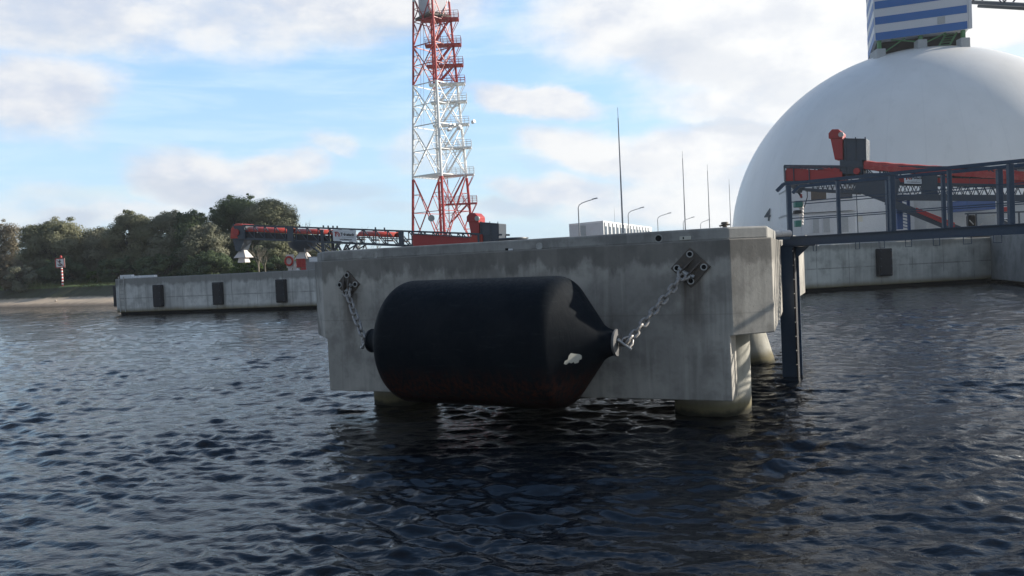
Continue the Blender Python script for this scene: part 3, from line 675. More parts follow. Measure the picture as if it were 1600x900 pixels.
# chains of single links
def link_mb(length, width, r, n=8):
    pts = []; hw = width / 2 - r; hl = length / 2 - r - hw
    for k in range(9): a = math.pi * k / 8; pts.append(V((hw * math.cos(a), hl + hw * math.sin(a), 0)))
    for k in range(9): a = math.pi + math.pi * k / 8; pts.append(V((hw * math.cos(a), -hl + hw * math.sin(a), 0)))
    return MB().path(pts, r, n, closed=True)
def chain(label, A, B, nl, sag, shackle_end, big=1.0):
    t = thing('mooring_chain', label, 'chain', tuple(A), 0, 'galvanised chains holding the big fender')
    P = [A.lerp(B, k / nl) - V((0, 0, sag * 4 * (k / nl) * (1 - k / nl))) for k in range(nl + 1)]
    seglen = (B - A).length / nl; rnd = random.Random(len(label))
    proto = None; lm = link_mb(seglen + .060 * big, .128 * big, .0205 * big).build('link', M_CHAIN, t, smooth=True, local=True)
    for k in range(nl):
        a, b_ = P[k], P[k + 1]; mid = (a + b_) / 2; d = (b_ - a).normalized()
        o = lm if k == 0 else lm.copy()
        if k: COL.objects.link(o); o.parent = t
        side = nf3.cross(d).normalized() if k % 2 == 0 else nf3 - d * nf3.dot(d); side = side.normalized()
        tw = Matrix.Rotation(rnd.uniform(-.35, .35), 3, d); side = tw @ side
        T = Matrix((side, d, side.cross(d))).transposed().to_4x4(); T.translation = mid - A; o.matrix_local = T
    # shackles: a bow and a bolt at each end
    for (p, q, r_) in ((P[0], P[1], 1.25), (P[-1], P[-2], 1.1)):
        d = (q - p).normalized(); side = nf3.cross(d).normalized(); c = p
        pts = [c - d * .05 + side * .06 * r_, c + d * .03 + side * .065 * r_, c + d * .085 + side * .035 * r_, c + d * .1, c + d * .085 - side * .035 * r_, c + d * .03 - side * .065 * r_, c - d * .05 - side * .06 * r_]
        m = MB(); m.path(pts, .018 * r_, 10); o = m.build('shackle', M_CHAIN, t, smooth=True)
        m = MB(); m.tube(c - d * .045 - side * .10 * r_, c - d * .045 + side * .10 * r_, .018 * r_, n=10); m.tube(c - d * .045 + side * .085 * r_, c - d * .045 + side * .115 * r_, .03 * r_, n=6); m.build('shackle_bolt', M_GALV, o)
    return t
chain('short steel chain from the left anchor plate to the black fender', pL, eL, 9, .03, True)
chain('longer steel chain from the right anchor plate to the fender\'s pale flange', pR, eR, 12, .012, True, 1.05)

# ------------------------------------------------------------------ gangway and its post
GA = V((5.50, 15.8)); GB = V((8.58, 13.42)); gd = (GB - GA).normalized(); gn = V((-gd.y, gd.x))
if gn.y < 0: gn = -gn
GL = (GB - GA).length
gw = thing('steel_walkway', 'navy steel walkway with railings running off right from the concrete block', 'walkway', (GA.x, GA.y, 2.6), math.atan2(gd.y, gd.x))
def G(s, t, z): q = GA + gd * s + gn * t; return V((q.x, q.y, z))
W_G = .95; END = GL + 4.2
for t in (0, W_G):
    m = MB()
    for z in (2.605, 2.765): m.bar(G(-.12, t, z), G(END, t, z), .12, .016)
    m.bar(G(-.12, t, 2.685), G(END, t, 2.685), .014, .15); m.build('edge_beam', M_NAVY, gw)
m = MB()
k = 0.05
while k < END:
    m.bar(G(k, .04, 2.74), G(k, W_G - .04, 2.74), .03, .03); k += .16
m.build('grating', M_NAVY, gw)
def g_s(px, t):      # position along the walkway seen at a picture column (level of the railing)
    q = GA + gn * t; k = (px - 1.5 - 800) / FPX; return (k * q.y - q.x) / (gd.x - k * gd.y)
for t, ss in ((0, [.03] + [g_s(p, 0) for p in (1316, 1400, 1490, 1585)] + [5.0, 6.0, 7.0]), (W_G, [g_s(p, W_G) for p in (1394, 1480, 1568)] + [4.9, 5.9, 6.9])):
    for i, s_ in enumerate(ss):
        m = MB(); big = .085 if i in (0, 2, 4, 6) else .062
        m.bar(G(s_, t, 2.775), G(s_, t, 3.78), big, big); m.build('post', M_NAVY, gw, bevel=.004)
    m = MB(); m.bar(G(-.06, t, 3.815), G(END, t, 3.815), .065, .06); m.bar(G(-.06, t, 3.815), G(-.20, t, 3.69), .065, .06); m.build('handrail', M_NAVY, gw)
    m = MB()
    for z in (3.13, 3.45): m.bar(G(0.03, t + .03, z), G(END, t + .03, z), .018, .018)
    m.build('guard_wire', M_NAVY, gw)
for s_, wd in ((.52, .06), (1.30, .07), (1.72, .09), (2.17, .10), (2.62, .10), (3.1, .12), (3.55, .12)):
    m = MB(); m.path([G(s_ - wd / 2, -.075, 2.60), G(s_ - wd / 2, -.075, 2.47), G(s_ + wd / 2, -.075, 2.47), G(s_ + wd / 2, -.075, 2.60)], .008, 6); m.build('cable_hanger', M_NAVY, gw)
# bridging foot of the walkway on the block
m = MB(); m.bar(G(-.30, .45, 2.775), G(.2, .45, 2.775), .10, .03); m.build('bearing_shoe', M_GALV, gw)
rl = thing('pale_roller', 'pale weathered cylinder lying on the edge of the concrete block beside the navy post', 'roller', tuple(at(1220, 366, 14.9)))
a = at(1206, 366.5, 14.9); b_ = at(1234, 364.5, 15.1); d = (b_ - a)
m = MB(); m.tube(a, a + d * .45, .062, n=20); m.tube(a + d * .45, a + d * .6, .068, n=20); m.tube(a + d * .6, b_, .060, n=20); m.build('barrel', M_OFFW, rl, smooth=True)
m = MB(); m.box((a + d * .5) - V((0, 0, .085)), (.3, .12, .05)); m.build('cradle', M_NAVY, rl)
sp_ = thing('steel_post', 'tall navy steel beam post with bolts standing in the water, holding up the walkway end', 'post', (GA.x, GA.y, 0), math.atan2(gd.y, gd.x))
m = MB(); w_, dp = .30, .30
PX = -.06
m.bar(G(PX, -.02, -1.5), G(PX, -.02, 2.60), .30, .02, up=V((gn.x, gn.y, 0))); 
m.bar(G(PX, -.02 + dp, -1.5), G(PX, -.02 + dp, 2.60), .30, .02, up=V((gn.x, gn.y, 0)))
m.bar(G(PX, -.02 + dp / 2, -1.5), G(PX, -.02 + dp / 2, 2.60), .016, dp - .02, up=V((gn.x, gn.y, 0))); m.build('beam', M_NAVY, sp_)
m = MB(); m.bar(G(PX + .155, .0, -.3), G(PX + .155, .0, 2.55), .03, .10, up=V((gn.x, gn.y, 0))); m.build('edge_strip', M_DARK, sp_)
for k in range(9): MB().tube(G(PX + .15, -.055, .25 + k * .28), G(PX + .15, -.075, .25 + k * .28), .012, n=6).build('bolt', M_GALV, sp_)
m = MB(); m.bar(G(PX - .02, .12, 2.585), G(.5, .12, 2.585), .30, .025); m.extrude([G(PX + .15, .1, 2.57), G(PX + .42, .1, 2.57), G(PX + .15, .1, 2.33)], (gn.x * .016, gn.y * .016, 0)); m.build('bracket', M_NAVY, sp_)

# ------------------------------------------------------------------ dome store with its head house
DC = V((50.14, 97.90, 3.68)); DR = 22.16
dome = thing('storage_dome', 'huge white storage dome with a numeral four, towering over the right side', 'dome', (DC.x, DC.y, 2.75))
m = MB(); P = []
for k in range(0, 49):
    a = math.radians(90 * k / 48); P.append((max(DR * math.cos(a), .01), DR * math.sin(a)))
P = [(DR, -.95)] + P
T = Matrix.Translation(DC); m.lathe(P, T, 128); m.build('shell', M_DOME, dome, smooth=True)
m = MB(); 
def dome_pt(px, py):
    d = ray(px, py).normalized(); c0 = V((0, 0, CAMZ)); oc = c0 - DC; b_ = oc.dot(d); c = oc.length_squared - DR * DR; k = -b_ - math.sqrt(max(b_ * b_ - c, 0)); return c0 + d * k
p4 = dome_pt(1200, 337); nrm = (p4 - DC).normalized(); xd = V((0, 0, 1)).cross(nrm).normalized()
Tn = frame_T(p4 + nrm * .06, xd, nrm.cross(xd)); text('numeral', '4', 2.0, M_LGRN, dome, Tn @ Matrix.Diagonal((1.2, 1, 1, 1)), bold=.02)
# ridge ring on the crown, seen as a raised band
m = MB()
# head house
HC = dome_pt(1440, 66) if False else None
hy = 90.0
b0 = at(1366.5, 64, 93.0); b1 = at(1513.5, 44.5, 89.7)
b0z, b1z = b0.z, b1.z
zb = (b0.z + b1.z) / 2
hh = thing('head_house', 'blue and white striped metal house standing on top of the white dome', 'tower house', (b0.x, b0.y, zb))
hd = (V((b1.x, b1.y)) - V((b0.x, b0.y))).normalized(); hn = V((-hd.y, hd.x)); hL = (V((b1.x, b1.y)) - V((b0.x, b0.y))).length
def H(s, t, z): q = V((b0.x, b0.y)) + hd * s + hn * t; return V((q.x, q.y, z))
ang_dn = 0.0
HW = 10.0
HTOP = zb + 13
m = MB(); m.hexa([H(0, 0, zb), H(hL, 0, zb), H(hL + .0, HW, zb), H(0, HW, zb), H(0, 0, HTOP), H(hL, 0, HTOP), H(hL, HW, HTOP), H(0, HW, HTOP)]); m.build('cladding', M_CLAD, hh)
# front stripes
k = 0; z = zb; SH = .93
while z < HTOP - .5:
    m = MB(); m.hexa([H(.12, -.03, z), H(hL - .12, -.03, z), H(hL - .12, .02, z), H(.12, .02, z), H(.12, -.03, z + SH * .92), H(hL - .12, -.03, z + SH * .92), H(hL - .12, .02, z + SH * .92), H(.12, .02, z + SH * .92)])
    m.build('blue_stripe', M_BLUE, hh); m = MB()
    m.hexa([H(-.03, .3, z), H(-.03, HW - .2, z), H(.02, HW - .2, z), H(.02, .3, z), H(-.03, .3, z + SH * .92), H(-.03, HW - .2, z + SH * .92), H(.02, HW - .2, z + SH * .92), H(.02, .3, z + SH * .92)])
    m.build('blue_stripe', M_BLUE, hh); z += SH * 1.92
m = MB(); m.box((0, 0, 0), (.001, .001, .001))
m = MB(); m.hexa([H(hL * .68, -.05, zb + SH * 1.0), H(hL * .76, -.05, zb + SH * 1.0), H(hL * .76, 0, zb + SH * 1.0), H(hL * .68, 0, zb + SH * 1.0)] + [H(hL * .68, -.05, zb + SH * 1.85), H(hL * .76, -.05, zb + SH * 1.85), H(hL * .76, 0, zb + SH * 1.85), H(hL * .68, 0, zb + SH * 1.85)]); m.build('louvre', M_GREYW, hh)
# corner chamfers, lit edges
m = MB(); m.bar(H(hL + .15, .1, zb), H(hL + .15, .1, HTOP), .34, .34); m.build('corner_post', M_CLAD, hh)
# green legs on concrete blocks
for (s_, t_) in ((.5, .4), (hL * .5, .4), (hL - .5, .4), (.5, HW - .5), (hL - .5, HW - .5), (.5, HW / 2), (hL - .5, HW / 2)):
    q = H(s_, t_, 0); rr2 = DR * DR - (q.x - DC.x) ** 2 - (q.y - DC.y) ** 2; zd = DC.z + math.sqrt(max(rr2, 1))
    top = min(zd + .85, zb - .25)
    m = MB(); m.box((q.x, q.y, (zd - .8 + top) / 2), (1.05, 1.05, top - zd + .8)); m.build('footing', M_GREYW, hh, bevel=.08)
    m = MB(); m.bar((q.x, q.y, top), (q.x, q.y, zb), .36, .36); m.build('leg', M_GREEN, hh)
m = MB(); q0 = H(.6, .4, zb - .05)
for a, b_ in (((.8, .4, zb - 1.5), (3.2, .4, zb - .05)), ((hL * .5 + .4, .4, zb - .9), (hL * .5 + 2.6, .4, zb - .05)), ((hL * .5 - .4, .4, zb - .6), (hL * .5 - 3, .4, zb - .05))):
    m.bar(H(*a), H(*b_), .12, .12)
m.build('bracing', M_GREEN, hh)
m = MB()
for s_ in (0, 1.1): m.bar(H(hL * .70 + s_, 1.0, zb - 1.35), H(hL * .78 + s_, 1.0, zb + .0), .12, .2)
for k in range(5): m.bar(H(hL * .70 + .12 * k + .05, 1.0, zb - 1.25 + .27 * k), H(hL * .70 + 1.1 + .12 * k, 1.0, zb - 1.25 + .27 * k), .3, .05)
m.build('stair', M_GREEN, hh)
m = MB(); m.hexa([H(.3, 1.4, zb - 3.2), H(hL - .3, 1.4, zb - 1.6), H(hL - .3, HW - .4, zb - 1.6), H(.3, HW - .4, zb - 3.2), H(.3, 1.4, zb - .01), H(hL - .3, 1.4, zb - .01), H(hL - .3, HW - .4, zb - .01), H(.3, HW - .4, zb - .01)]); m.build('dark_infill', M_HOLE, hh)  # near-black block filling the space between dome and house
# left skirt of cladding reaching lower on the side
m = MB(); m.hexa([H(.0, .35, zb - .0), H(.0, HW, zb - .0), H(-.06, HW, zb), H(-.06, .35, zb)] [::-1] + [H(.0, .35, zb + .01), H(.0, HW, zb + .01), H(-.06, HW, zb + .01), H(-.06, .35, zb + .01)][::-1])
# gallery bridge leaving to the right
g0 = at(1518, 4, 92); g1 = at(1700, 14, 84)
gl = thing('gallery_bridge', 'grey lattice conveyor gallery leaving the striped house at the top right corner', 'conveyor gallery', tuple(g0))
m = MB(); dd = (g1 - g0); nb = 7; up = V((0, 0, 1.5))
lat = V((dd.y, -dd.x, 0)).normalized() * -2.2
for o_ in (V((0, 0, 0)), lat):
    m.bar(g0 + o_, g1 + o_, .35, .3); m.bar(g0 + o_ + up * 1.6, g1 + o_ + up * 1.6, .25, .25)
    for k in range(nb):
        a = g0 + o_ + dd * (k / nb); b_ = g0 + o_ + dd * ((k + 1) / nb); m.bar(a, (b_ + up * 1.6) if k % 2 == 0 else b_ + up * 0, .14); m.bar(a + up * 1.6 if k % 2 else a, b_ if k % 2 else b_ + up * 1.6, .14)
m.build('lattice', M_GREYST, gl)
m = MB(); m.extrude([g0 + V((0, 0, .2)), g1 + V((0, 0, .2)), g1 + lat + V((0, 0, .2)), g0 + lat + V((0, 0, .2))], (0, 0, .1)); m.build('floor_plate', M_GREYW, gl)

# ------------------------------------------------------------------ lattice tower
TB = at(693, 390, TY); TT = at(675.5, 10, TY)
tw = thing('lattice_tower', 'tall red and white painted lattice tower with side platforms and stairs', 'tower', (TB.x, TB.y, 2.75))
zb_, zt_ = 2.75, TT.z + 9
hb, ht = 4.75, 2.78    # half diagonals
z10 = TT.z; zref = TB.z
cx0, cx1 = TB.x, TT.x
def cen_z(z): k = (z - zref) / (z10 - zref); return cx0 + (cx1 - cx0) * k * 0 + (TB.x - TB.x)
ANG = [math.radians(a) for a in (180 + 8, -90 + 8, 0 + 8, 90 + 8)]
def leg_pt(i, z):
    k = (z - zref) / (z10 - zref); r = hb + (ht - hb) * k
    return V((TB.x + r * math.cos(ANG[i]), TB.y + r * math.sin(ANG[i]), z))
for i in range(4):
    m = MB(); m.tube(leg_pt(i, zb_), leg_pt(i, zt_), .22, .16, n=8); m.build('leg', M_TOWER, tw, smooth=True)
ys = [372, 338, 320, 275, 233, 197, 161, 133, 104, 72, 32, -6, -40]
lev = [max(2.9, at(700, y, TY).z) for y in ys]
PANELS = [(lev[0] - 1.5, lev[3]), (lev[3], lev[5]), (lev[5], lev[7]), (lev[7], lev[9]), (lev[9], lev[11]), (lev[11], lev[12])]
m = MB()
for (za, zc) in PANELS:
    for i in range(4):
        j = (i + 1) % 4; zm = (za + zc) / 2
        m.bar(leg_pt(i, za), leg_pt(j, zc), .12); m.bar(leg_pt(j, za), leg_pt(i, zc), .12)
        m.bar(leg_pt(i, zc), leg_pt(j, zc), .14); m.bar(leg_pt(i, zm), leg_pt(j, zm), .10)
        for (q, e) in ((i, j), (j, i)):
            for (zq, s_) in ((za + (zc - za) * .25, 1), (za + (zc - za) * .75, 1)):
                c = leg_pt(q, zq).lerp(leg_pt(e, zq), .25); m.bar(leg_pt(q, zq), c, .07)
                m.bar(leg_pt(q, zm), c, .07)
m.build('bracing', M_TOWER, tw)
m = MB(); gp = at(674, 341, TY - 4.2)
m.tube(gp - V((0, .1, 0)), gp + V((0, .1, 0)), .50, n=16); m.build('gusset_plate', M_LAMP, tw)
# inner cable and ladder shaft
m = MB(); sh = .92; off = V((.3, 1.2, 0))
def shp(k, z): a = math.radians(45 + 90 * k + 10); return V((TB.x + .1 + off.x + sh * math.cos(a) * 1.0, TB.y + off.y + sh * math.sin(a), z))
for k in range(4): m.bar(shp(k, 3), shp(k, zt_ - 3), .06)
z = 3.2; c = 0
while z < zt_ - 4:
    for k in range(4):
        j = (k + 1) % 4; m.bar(shp(k, z), shp(j, z + 1.1) if c % 2 else shp(j, z), .022); m.bar(shp(j, z), shp(k, z + 1.1), .022)
    z += 1.1; c += 1
m.build('cable_shaft', M_TOWER, tw)
# ladder on left
m = MB()
for s_ in (0, .45): m.bar(leg_pt(3, lev[5]) + V((-2.2 + s_, -2, 0)), leg_pt(3, lev[11]) + V((-1.4 + s_, -1.4, 0)), .05)
m.build('ladder', M_TOWER, tw)
# platforms with railings on the right, zigzag stair flights between them
def platform(z, idx):
    e = leg_pt(2, z); f = leg_pt(1, z); bk = leg_pt(3, z)
    x1 = e.x + 1.25; x0 = e.x - 4.3; y0 = TB.y - 1.3; y1 = TB.y + .5
    m = MB(); m.box(((x0 + x1) / 2, (y0 + y1) / 2, z), (x1 - x0, y1 - y0, .20)); p = m.build('platform', M_TOWER, tw)
    m = MB(); H_ = 1.15
    for yy in (y0, y1):
        for k in range(9): xx = x0 + (x1 - x0) * k / 8; m.bar((xx, yy, z + .1), (xx, yy, z + H_), .05)
        for q in (.45, .8, H_): m.bar((x0, yy, z + q), (x1, yy, z + q), .05)
    for q in (.45, .8, H_): m.bar((x1, y0, z + q), (x1, y1, z + q), .05)
    m.build('railing', M_TOWER, p)
    m = MB(); m.bar((x1 - .1, y0, z - .1), (e.x, y0 + .8, z - 2.2), .08); m.bar((x1 - .1, y1, z - .1), (e.x, y1 - .3, z - 2.2), .08); m.build('strut', M_TOWER, p)
stairz = [lev[1] - 1.0, lev[2], lev[3], lev[4], lev[5], lev[6], lev[7], lev[8], lev[9], lev[10]]
for i, z in enumerate(stairz[1:]): platform(z, i)
for i in range(len(stairz) - 1):
    za, zc = stairz[i], stairz[i + 1]; e = leg_pt(2, za); xa = e.x - 3.0 if i % 2 == 0 else e.x - 2.9; xb = leg_pt(2, zc).x - .1
    m = MB()
    for yy in (TB.y - 1.2, TB.y - .5): m.bar((xa, yy, za), (xb, yy, zc), .10, .22)
    for k in range(1, 14): q = k / 14; m.bar((xa + (xb - xa) * q, TB.y - 1.2, za + (zc - za) * q), (xa + (xb - xa) * q, TB.y - .5, za + (zc - za) * q), .18, .03)
    for yy in (TB.y - 1.2, TB.y - .5): m.bar((xa, yy, za + 1), (xb, yy, zc + 1), .05)
    m.build('stair_flight', M_TOWER, tw)
# cabin near the top and ring floors
zc = at(680, 28, TY).z; cb = V((TB.x + .15, TB.y, zc))
m = MB(); Tc = Matrix.Translation((cb.x, cb.y, 0)) @ Matrix.Rotation(math.radians(38), 4, 'Z')
m.box((0, 0, zc + 1.75), (3.1, 3.1, 2.6), Tc); m.build('cabin', M_CLAD, tw, bevel=.05)
m = MB(); m.box((0, 0, zc), (4.0, 4.0, .35), Tc); m.build('cabin_floor', M_RUSTP, tw); m = MB(); m.box((0, 0, zc + 3.6), (3.6, 3.6, .12), Tc); m.build('cabin_roof', M_RUSTP, tw)
zf = lev[3]; m = MB()
for k in range(9):
    q = k / 8; m.bar(leg_pt(0, zf + .1).lerp(leg_pt(3, zf + .1), q), leg_pt(1, zf + .1).lerp(leg_pt(2, zf + .1), q), .10)
m.build('ring_floor', M_TOWER, tw)
# drum aerials
for (px, py, r, dy) in ((702, 197, .34, 0), (716, 200, .34, 0), (700, 203, .30, 0), (738, 191, .28, 0), (707, 196, .2, 0)):
    c = at(px, py, TY - 3.2); m = MB(); m.tube(c, c + V((.35, -.3, .1)), r, r, n=14); o = m.build('drum_aerial', M_WHITE, tw, smooth=True); m = MB(); m.tube(c + V((-.02, .02, 0)), c + V((-.10, .09, 0)), r * .9, r * .5, n=14); m.build('aerial_back', M_BLACK, o)

# ------------------------------------------------------------------ conveyors
def conveyor(name, label, A, B, h, w_, spec):
    """A left/outer end, B right end (bottom chord, world). spec gives optional pieces along the length (metres from A)."""
    A, B = V(A), V(B); d = (B - A); Lc = d.length; d.normalize(); nrm = V((-d.y, d.x, 0)).normalized()
    if nrm.y < 0: nrm = -nrm
    up = V((0, 0, 1))
    def C(s, t, z): return A + d * s + nrm * t + up * z
    t = thing(name, label, 'conveyor', (A.x, A.y, Z_Q))
    m = MB()
    for y_ in (0, w_):
        m.bar(C(0, y_, 0), C(Lc, y_, 0), .12, .14); m.bar(C(0, y_, h), C(Lc, y_, h), .12, .12)
        nb = int(Lc / (h * .95)); st = Lc / nb
        for k in range(nb):
            s0 = k * st; m.bar(C(s0, y_, 0), C(s0, y_, h), .07)
            m.bar(C(s0, y_, h), C(s0 + st, y_, 0), .06)
    nb = int(Lc / 1.0)
    for k in range(nb): m.bar(C(k * 1.0, 0, 0), C(k * 1.0 + .5, w_, 0), .06); m.bar(C(k * 1.0 + .5, w_, 0), C(k * 1.0 + 1, 0, 0), .06)
    m.build('truss_frame', M_GREYST, t)
    # carrying belt under the covers
    m = MB(); m.extrude([C(0, .12, h * .42), C(Lc, .12, h * .42), C(Lc, w_ - .12, h * .42), C(0, w_ - .12, h * .42)], (0, 0, .06)); m.build('belt', M_DARK, t)
    m = MB()
    for k in range(int(Lc / 1.2)): m.tube(C(k * 1.2 + .3, .1, h * .30), C(k * 1.2 + .3, w_ - .1, h * .30), .06, n=8)
    m.build('rollers', M_GALV, t)
    return t, C, Lc
def arc_cover(C, s0, s1, w_, zc, r, mat_, nm, t, seg=1):
    m = MB(); n_ = 10; ns = max(1, int((s1 - s0) / 1.1)); vs = []; fs = []
    for i in range(ns + 1):
        s_ = s0 + (s1 - s0) * i / ns
        for k in range(n_ + 1): a = math.pi * k / n_; vs.append(C(s_, w_ / 2 - math.cos(a) * w_ * .53, zc + r * math.sin(a) + (.02 if i % 2 else 0)))
    for i in range(ns):
        for k in range(n_): q = i * (n_ + 1) + k; fs.append((q, q + n_ + 1, q + n_ + 2, q + 1))
    m.add(vs, fs); o = m.build(nm, mat_, t, smooth=True); md = o.modifiers.new('s', 'SOLIDIFY'); md.thickness = .02; return o
def sign(C, s0, s1, z0, z1, t, yoff=-.13):
    m = MB(); m.extrude([C(s0, yoff, z0), C(s1, yoff, z0), C(s1, yoff, z1), C(s0, yoff, z1)], (C(0, -.03, 0) - C(0, 0, 0))); o = m.build('name_board', M_WHITE, t)
    x = (C(1, 0, 0) - C(0, 0, 0)); cH = z1 - z0; cW = s1 - s0; y2 = yoff - .038
    zc = (z0 + z1) / 2
    T = frame_T(C(s0 + cW * .625, y2, z0 + cH * .60), x, V((0, 0, 1))); text('lettering', 'Telestack', cH * .36, M_BLACK, o, T, bold=.012 * cH)
    T = frame_T(C(s0 + cW * .55, y2, z0 + cH * .18), x, V((0, 0, 1))); text('web_address', 'www.telestack.com', cH * .16, M_BLACK, o, T, bold=.002)
    T = frame_T(C(s0 + cW * .66, y2, z0 + cH * .36), x, V((0, 0, 1))); mm = MB(); T0 = T; mm.box((0, 0, 0), (cW * .52, cH * .015, .006), T0); mm.build('rule_line', M_BLACK, o)
    mm = MB(); s_ = s0 + cW * .07; hgt = cH * .42; zz = z0 + cH * .40
    T = frame_T(C(s_, y2, zz), x, V((0, 0, 1)))
    mm.box((cH * .16, hgt * .88, 0), (cH * .36, hgt * .2, .01), T); mm.box((cH * .12, hgt * .38, 0), (cH * .12, hgt * .8, .01), T)
    for r_ in (.30, .44):
        pts = [T @ V((cH * .14 + cH * r_ * math.cos(a) * .95, hgt * .0 + cH * r_ * math.sin(a) * .9, 0)) for a in np.linspace(0, math.pi / 2.4, 8)]; mm.path(pts, cH * .035, 6)
    mm.build('emblem', M_RED, o); return o
def drive_unit(C, s, t, flip=1, k=1.0, z=0.0):
    """red feed leg with octagonal hood beside a slate box"""
    w0 = .95
    def Q(a, b_, c): return C(s + a * k, b_, z + c * k)
    hood = [(-.62, 1.55), (-.62, 1.9), (-.36, 2.2), (.08, 2.2), (.36, 1.95), (.36, 1.55), (.42, .25), (.34, -.05), (-.02, -.05), (-.34, .1)][0:]
    m = MB(); m.extrude([Q(a, .0, c) for a, c in ((-.42, 1.45), (.38, 1.45), (.34, 0), (-.18, 0))], (C(0, w0, 0) - C(0, 0, 0))); o = m.build('feed_leg', M_RED, t, bevel=.03)
    m = MB(); m.extrude([Q(a, -.06, c) for a, c in ((-.52, 1.42), (-.52, 1.78), (-.28, 2.05), (.12, 2.05), (.38, 1.80), (.38, 1.42))], (C(0, w0 + .12, 0) - C(0, 0, 0))); m.build('hood', M_RED, o, bevel=.03)
    m = MB(); m.tube(Q(.30, -.14, 1.68), Q(.30, .02, 1.68), .17 * k, n=14); m.build('motor_cap', M_GALV, o, smooth=True)
    m = MB(); m.extrude([Q(a, .0, c) for a, c in ((.44, 1.45), (1.86, 1.38), (1.80, -.05), (.44, -.05))], (C(0, w0 + .3, 0) - C(0, 0, 0))); o = m.build('hopper_box', M_GREYST, t, bevel=.03)
    m = MB()
    for a in (.55, 1.2, 1.8): m.bar(Q(a, -.03, -.05), Q(a, -.03, 1.5), .05)
    m.bar(Q(.44, -.03, 1.40), Q(1.86, -.03, 1.36), .06); m.build('ribs', M_GREYST, o)
def chute(C, s, t, zt, sc_=1.0, bowl=False):
    c = C(s, .6, zt)
    if bowl:
        m = MB(); m.lathe([(.95 * sc_, 0), (.80 * sc_, -.35 * sc_), (.35 * sc_, -.62 * sc_)], Matrix.Translation(c), 16); m.build('bowl', M_GREYST, t, smooth=True); c = c - V((0, 0, .62 * sc_))
    m = MB(); T = Matrix.Translation(c) @ Matrix.Rotation(.5, 4, 'Z'); 
    m.lathe([(.22 * sc_, 0), (.60 * sc_, -.46 * sc_)], T, 4); o = m.build('chute', M_OFFW, t)
    m = MB(); m.lathe([(.30 * sc_, -.47 * sc_), (.38 * sc_, -.76 * sc_)], T, 4); m.build('chute_tip', M_OFFW, o)
# left conveyor, parallel to the quay
cA = at(366, 372, 61.5); cB = at(786, 391, 52.8)
lc, C, Lc = conveyor('ship_conveyor', 'long slate and red conveyor whose white chutes hang before the trees', cA, cB, 1.02, 1.25, None)
Lpx = lambda px: ((cB - cA).length) * 0 + (lambda k: ((k * cA.y - cA.x) / ((cB - cA).normalized().x - k * (cB - cA).normalized().y)))((px - 800 + 1.5) / FPX)
s_of = Lpx
for a, b_ in ((388, 453), (464, 515), (520, 535), (562, 618)):
    arc_cover(C, s_of(a), s_of(b_), 1.25, .54, .38, M_ORANGE, 'belt_cover', lc)
    if a < 540:
        m = MB(); m.extrude([C(s_of(a), .02, .08), C(s_of(b_), .02, .08), C(s_of(b_), .02, .50), C(s_of(a), .02, .50)], C(0, .03, 0) - C(0, 0, 0)); m.build('inner_plate', M_DARK, lc)
m = MB(); s0 = s_of(366); m.extrude([C(s0 - .1, -.12, -.05), C(s0 + .8, -.12, .0), C(s0 + 1.35, -.12, .55), C(s0 + 1.1, -.12, 1.1), C(s0 + .5, -.12, 1.12), C(s0 + .05, -.12, .75)], C(0, 1.5, 0) - C(0, 0, 0)); m.build('head_cover', M_ORANGE, lc, bevel=.06)
m = MB(); m.extrude([C(s_of(371), -.14, .95), C(s_of(388), -.14, .98), C(s_of(388), -.14, .0), C(s_of(378), -.14, -.1)], C(0, 1.5, 0) - C(0, 0, 0)); m.build('head_plate', M_GREYST, lc)
m = MB(); m.tube(C(s_of(376), -.26, .45), C(s_of(376), 1.4, .45), .26, n=16); m.build('drum', M_RED, lc, smooth=True)
m = MB(); m.extrude([C(s_of(365), .1, .05), C(s_of(385), .1, .05), C(s_of(375.5), .1, -1.0), C(s_of(369), .1, -1.0)], C(0, .9, 0) - C(0, 0, 0)); m.build('head_chute_box', M_GREYST, lc)
for a, b_ in ((454, 463.5), (627, 635)):
    m = MB(); m.extrude([C(s_of(a), -.14, -.06), C(s_of(b_), -.14, -.06), C(s_of(b_), -.14, 1.05), C(s_of(a), -.14, 1.05)], C(0, .05, 0) - C(0, 0, 0)); m.build('side_plate', M_GREYST, lc)
chute(C, s_of(374), lc, -.92, 1.25); chute(C, s_of(468), lc, -.05, 1.2, True)
m = MB(); m.extrude([C(s_of(649), -.15, -.05), C(s_of(752), -.15, -.05), C(s_of(752), -.15, .72), C(s_of(649), -.15, .82)], C(0, 1.55, 0) - C(0, 0, 0)); m.build('tail_trough', M_RED, lc, bevel=.03)
m = MB(); m.bar(C(s_of(649), -.18, .86), C(s_of(740), -.18, .78), .08, .08); m.bar(C(s_of(752), -.2, -.2), C(s_of(752), -.2, .98), .32, .14); m.build('trough_rim', M_GREYST, lc)
m = MB(); m.extrude([C(s_of(738), -.2, .80), C(s_of(757), -.2, 1.0), C(s_of(757), -.2, .45), C(s_of(738), -.2, .45)], C(0, 1.6, 0) - C(0, 0, 0)); m.build('orange_lip', M_ORANGE, lc)
sign(C, s_of(525.5), s_of(561.5), .12, .95, lc)
drive_unit(C, s_of(744), lc, k=.98, z=.40)
m = MB(); a = s_of(758); m.extrude([C(a, -.1, -.1), C(a + 3.6, -.1, -.2), C(a + 3.6, -.1, .42), C(a, -.1, .55)], C(0, 1.4, 0) - C(0, 0, 0)); m.build('rear_frame', M_GREYST, lc)
m = MB(); q = C(s_of(799), .5, .42); m.lathe([(.30, 0), (.55, .16), (1.05, .34), (1.02, .42), (.5, .42)], Matrix.Translation(q), 20); m.build('feed_bowl', M_GREYST, lc, smooth=True)
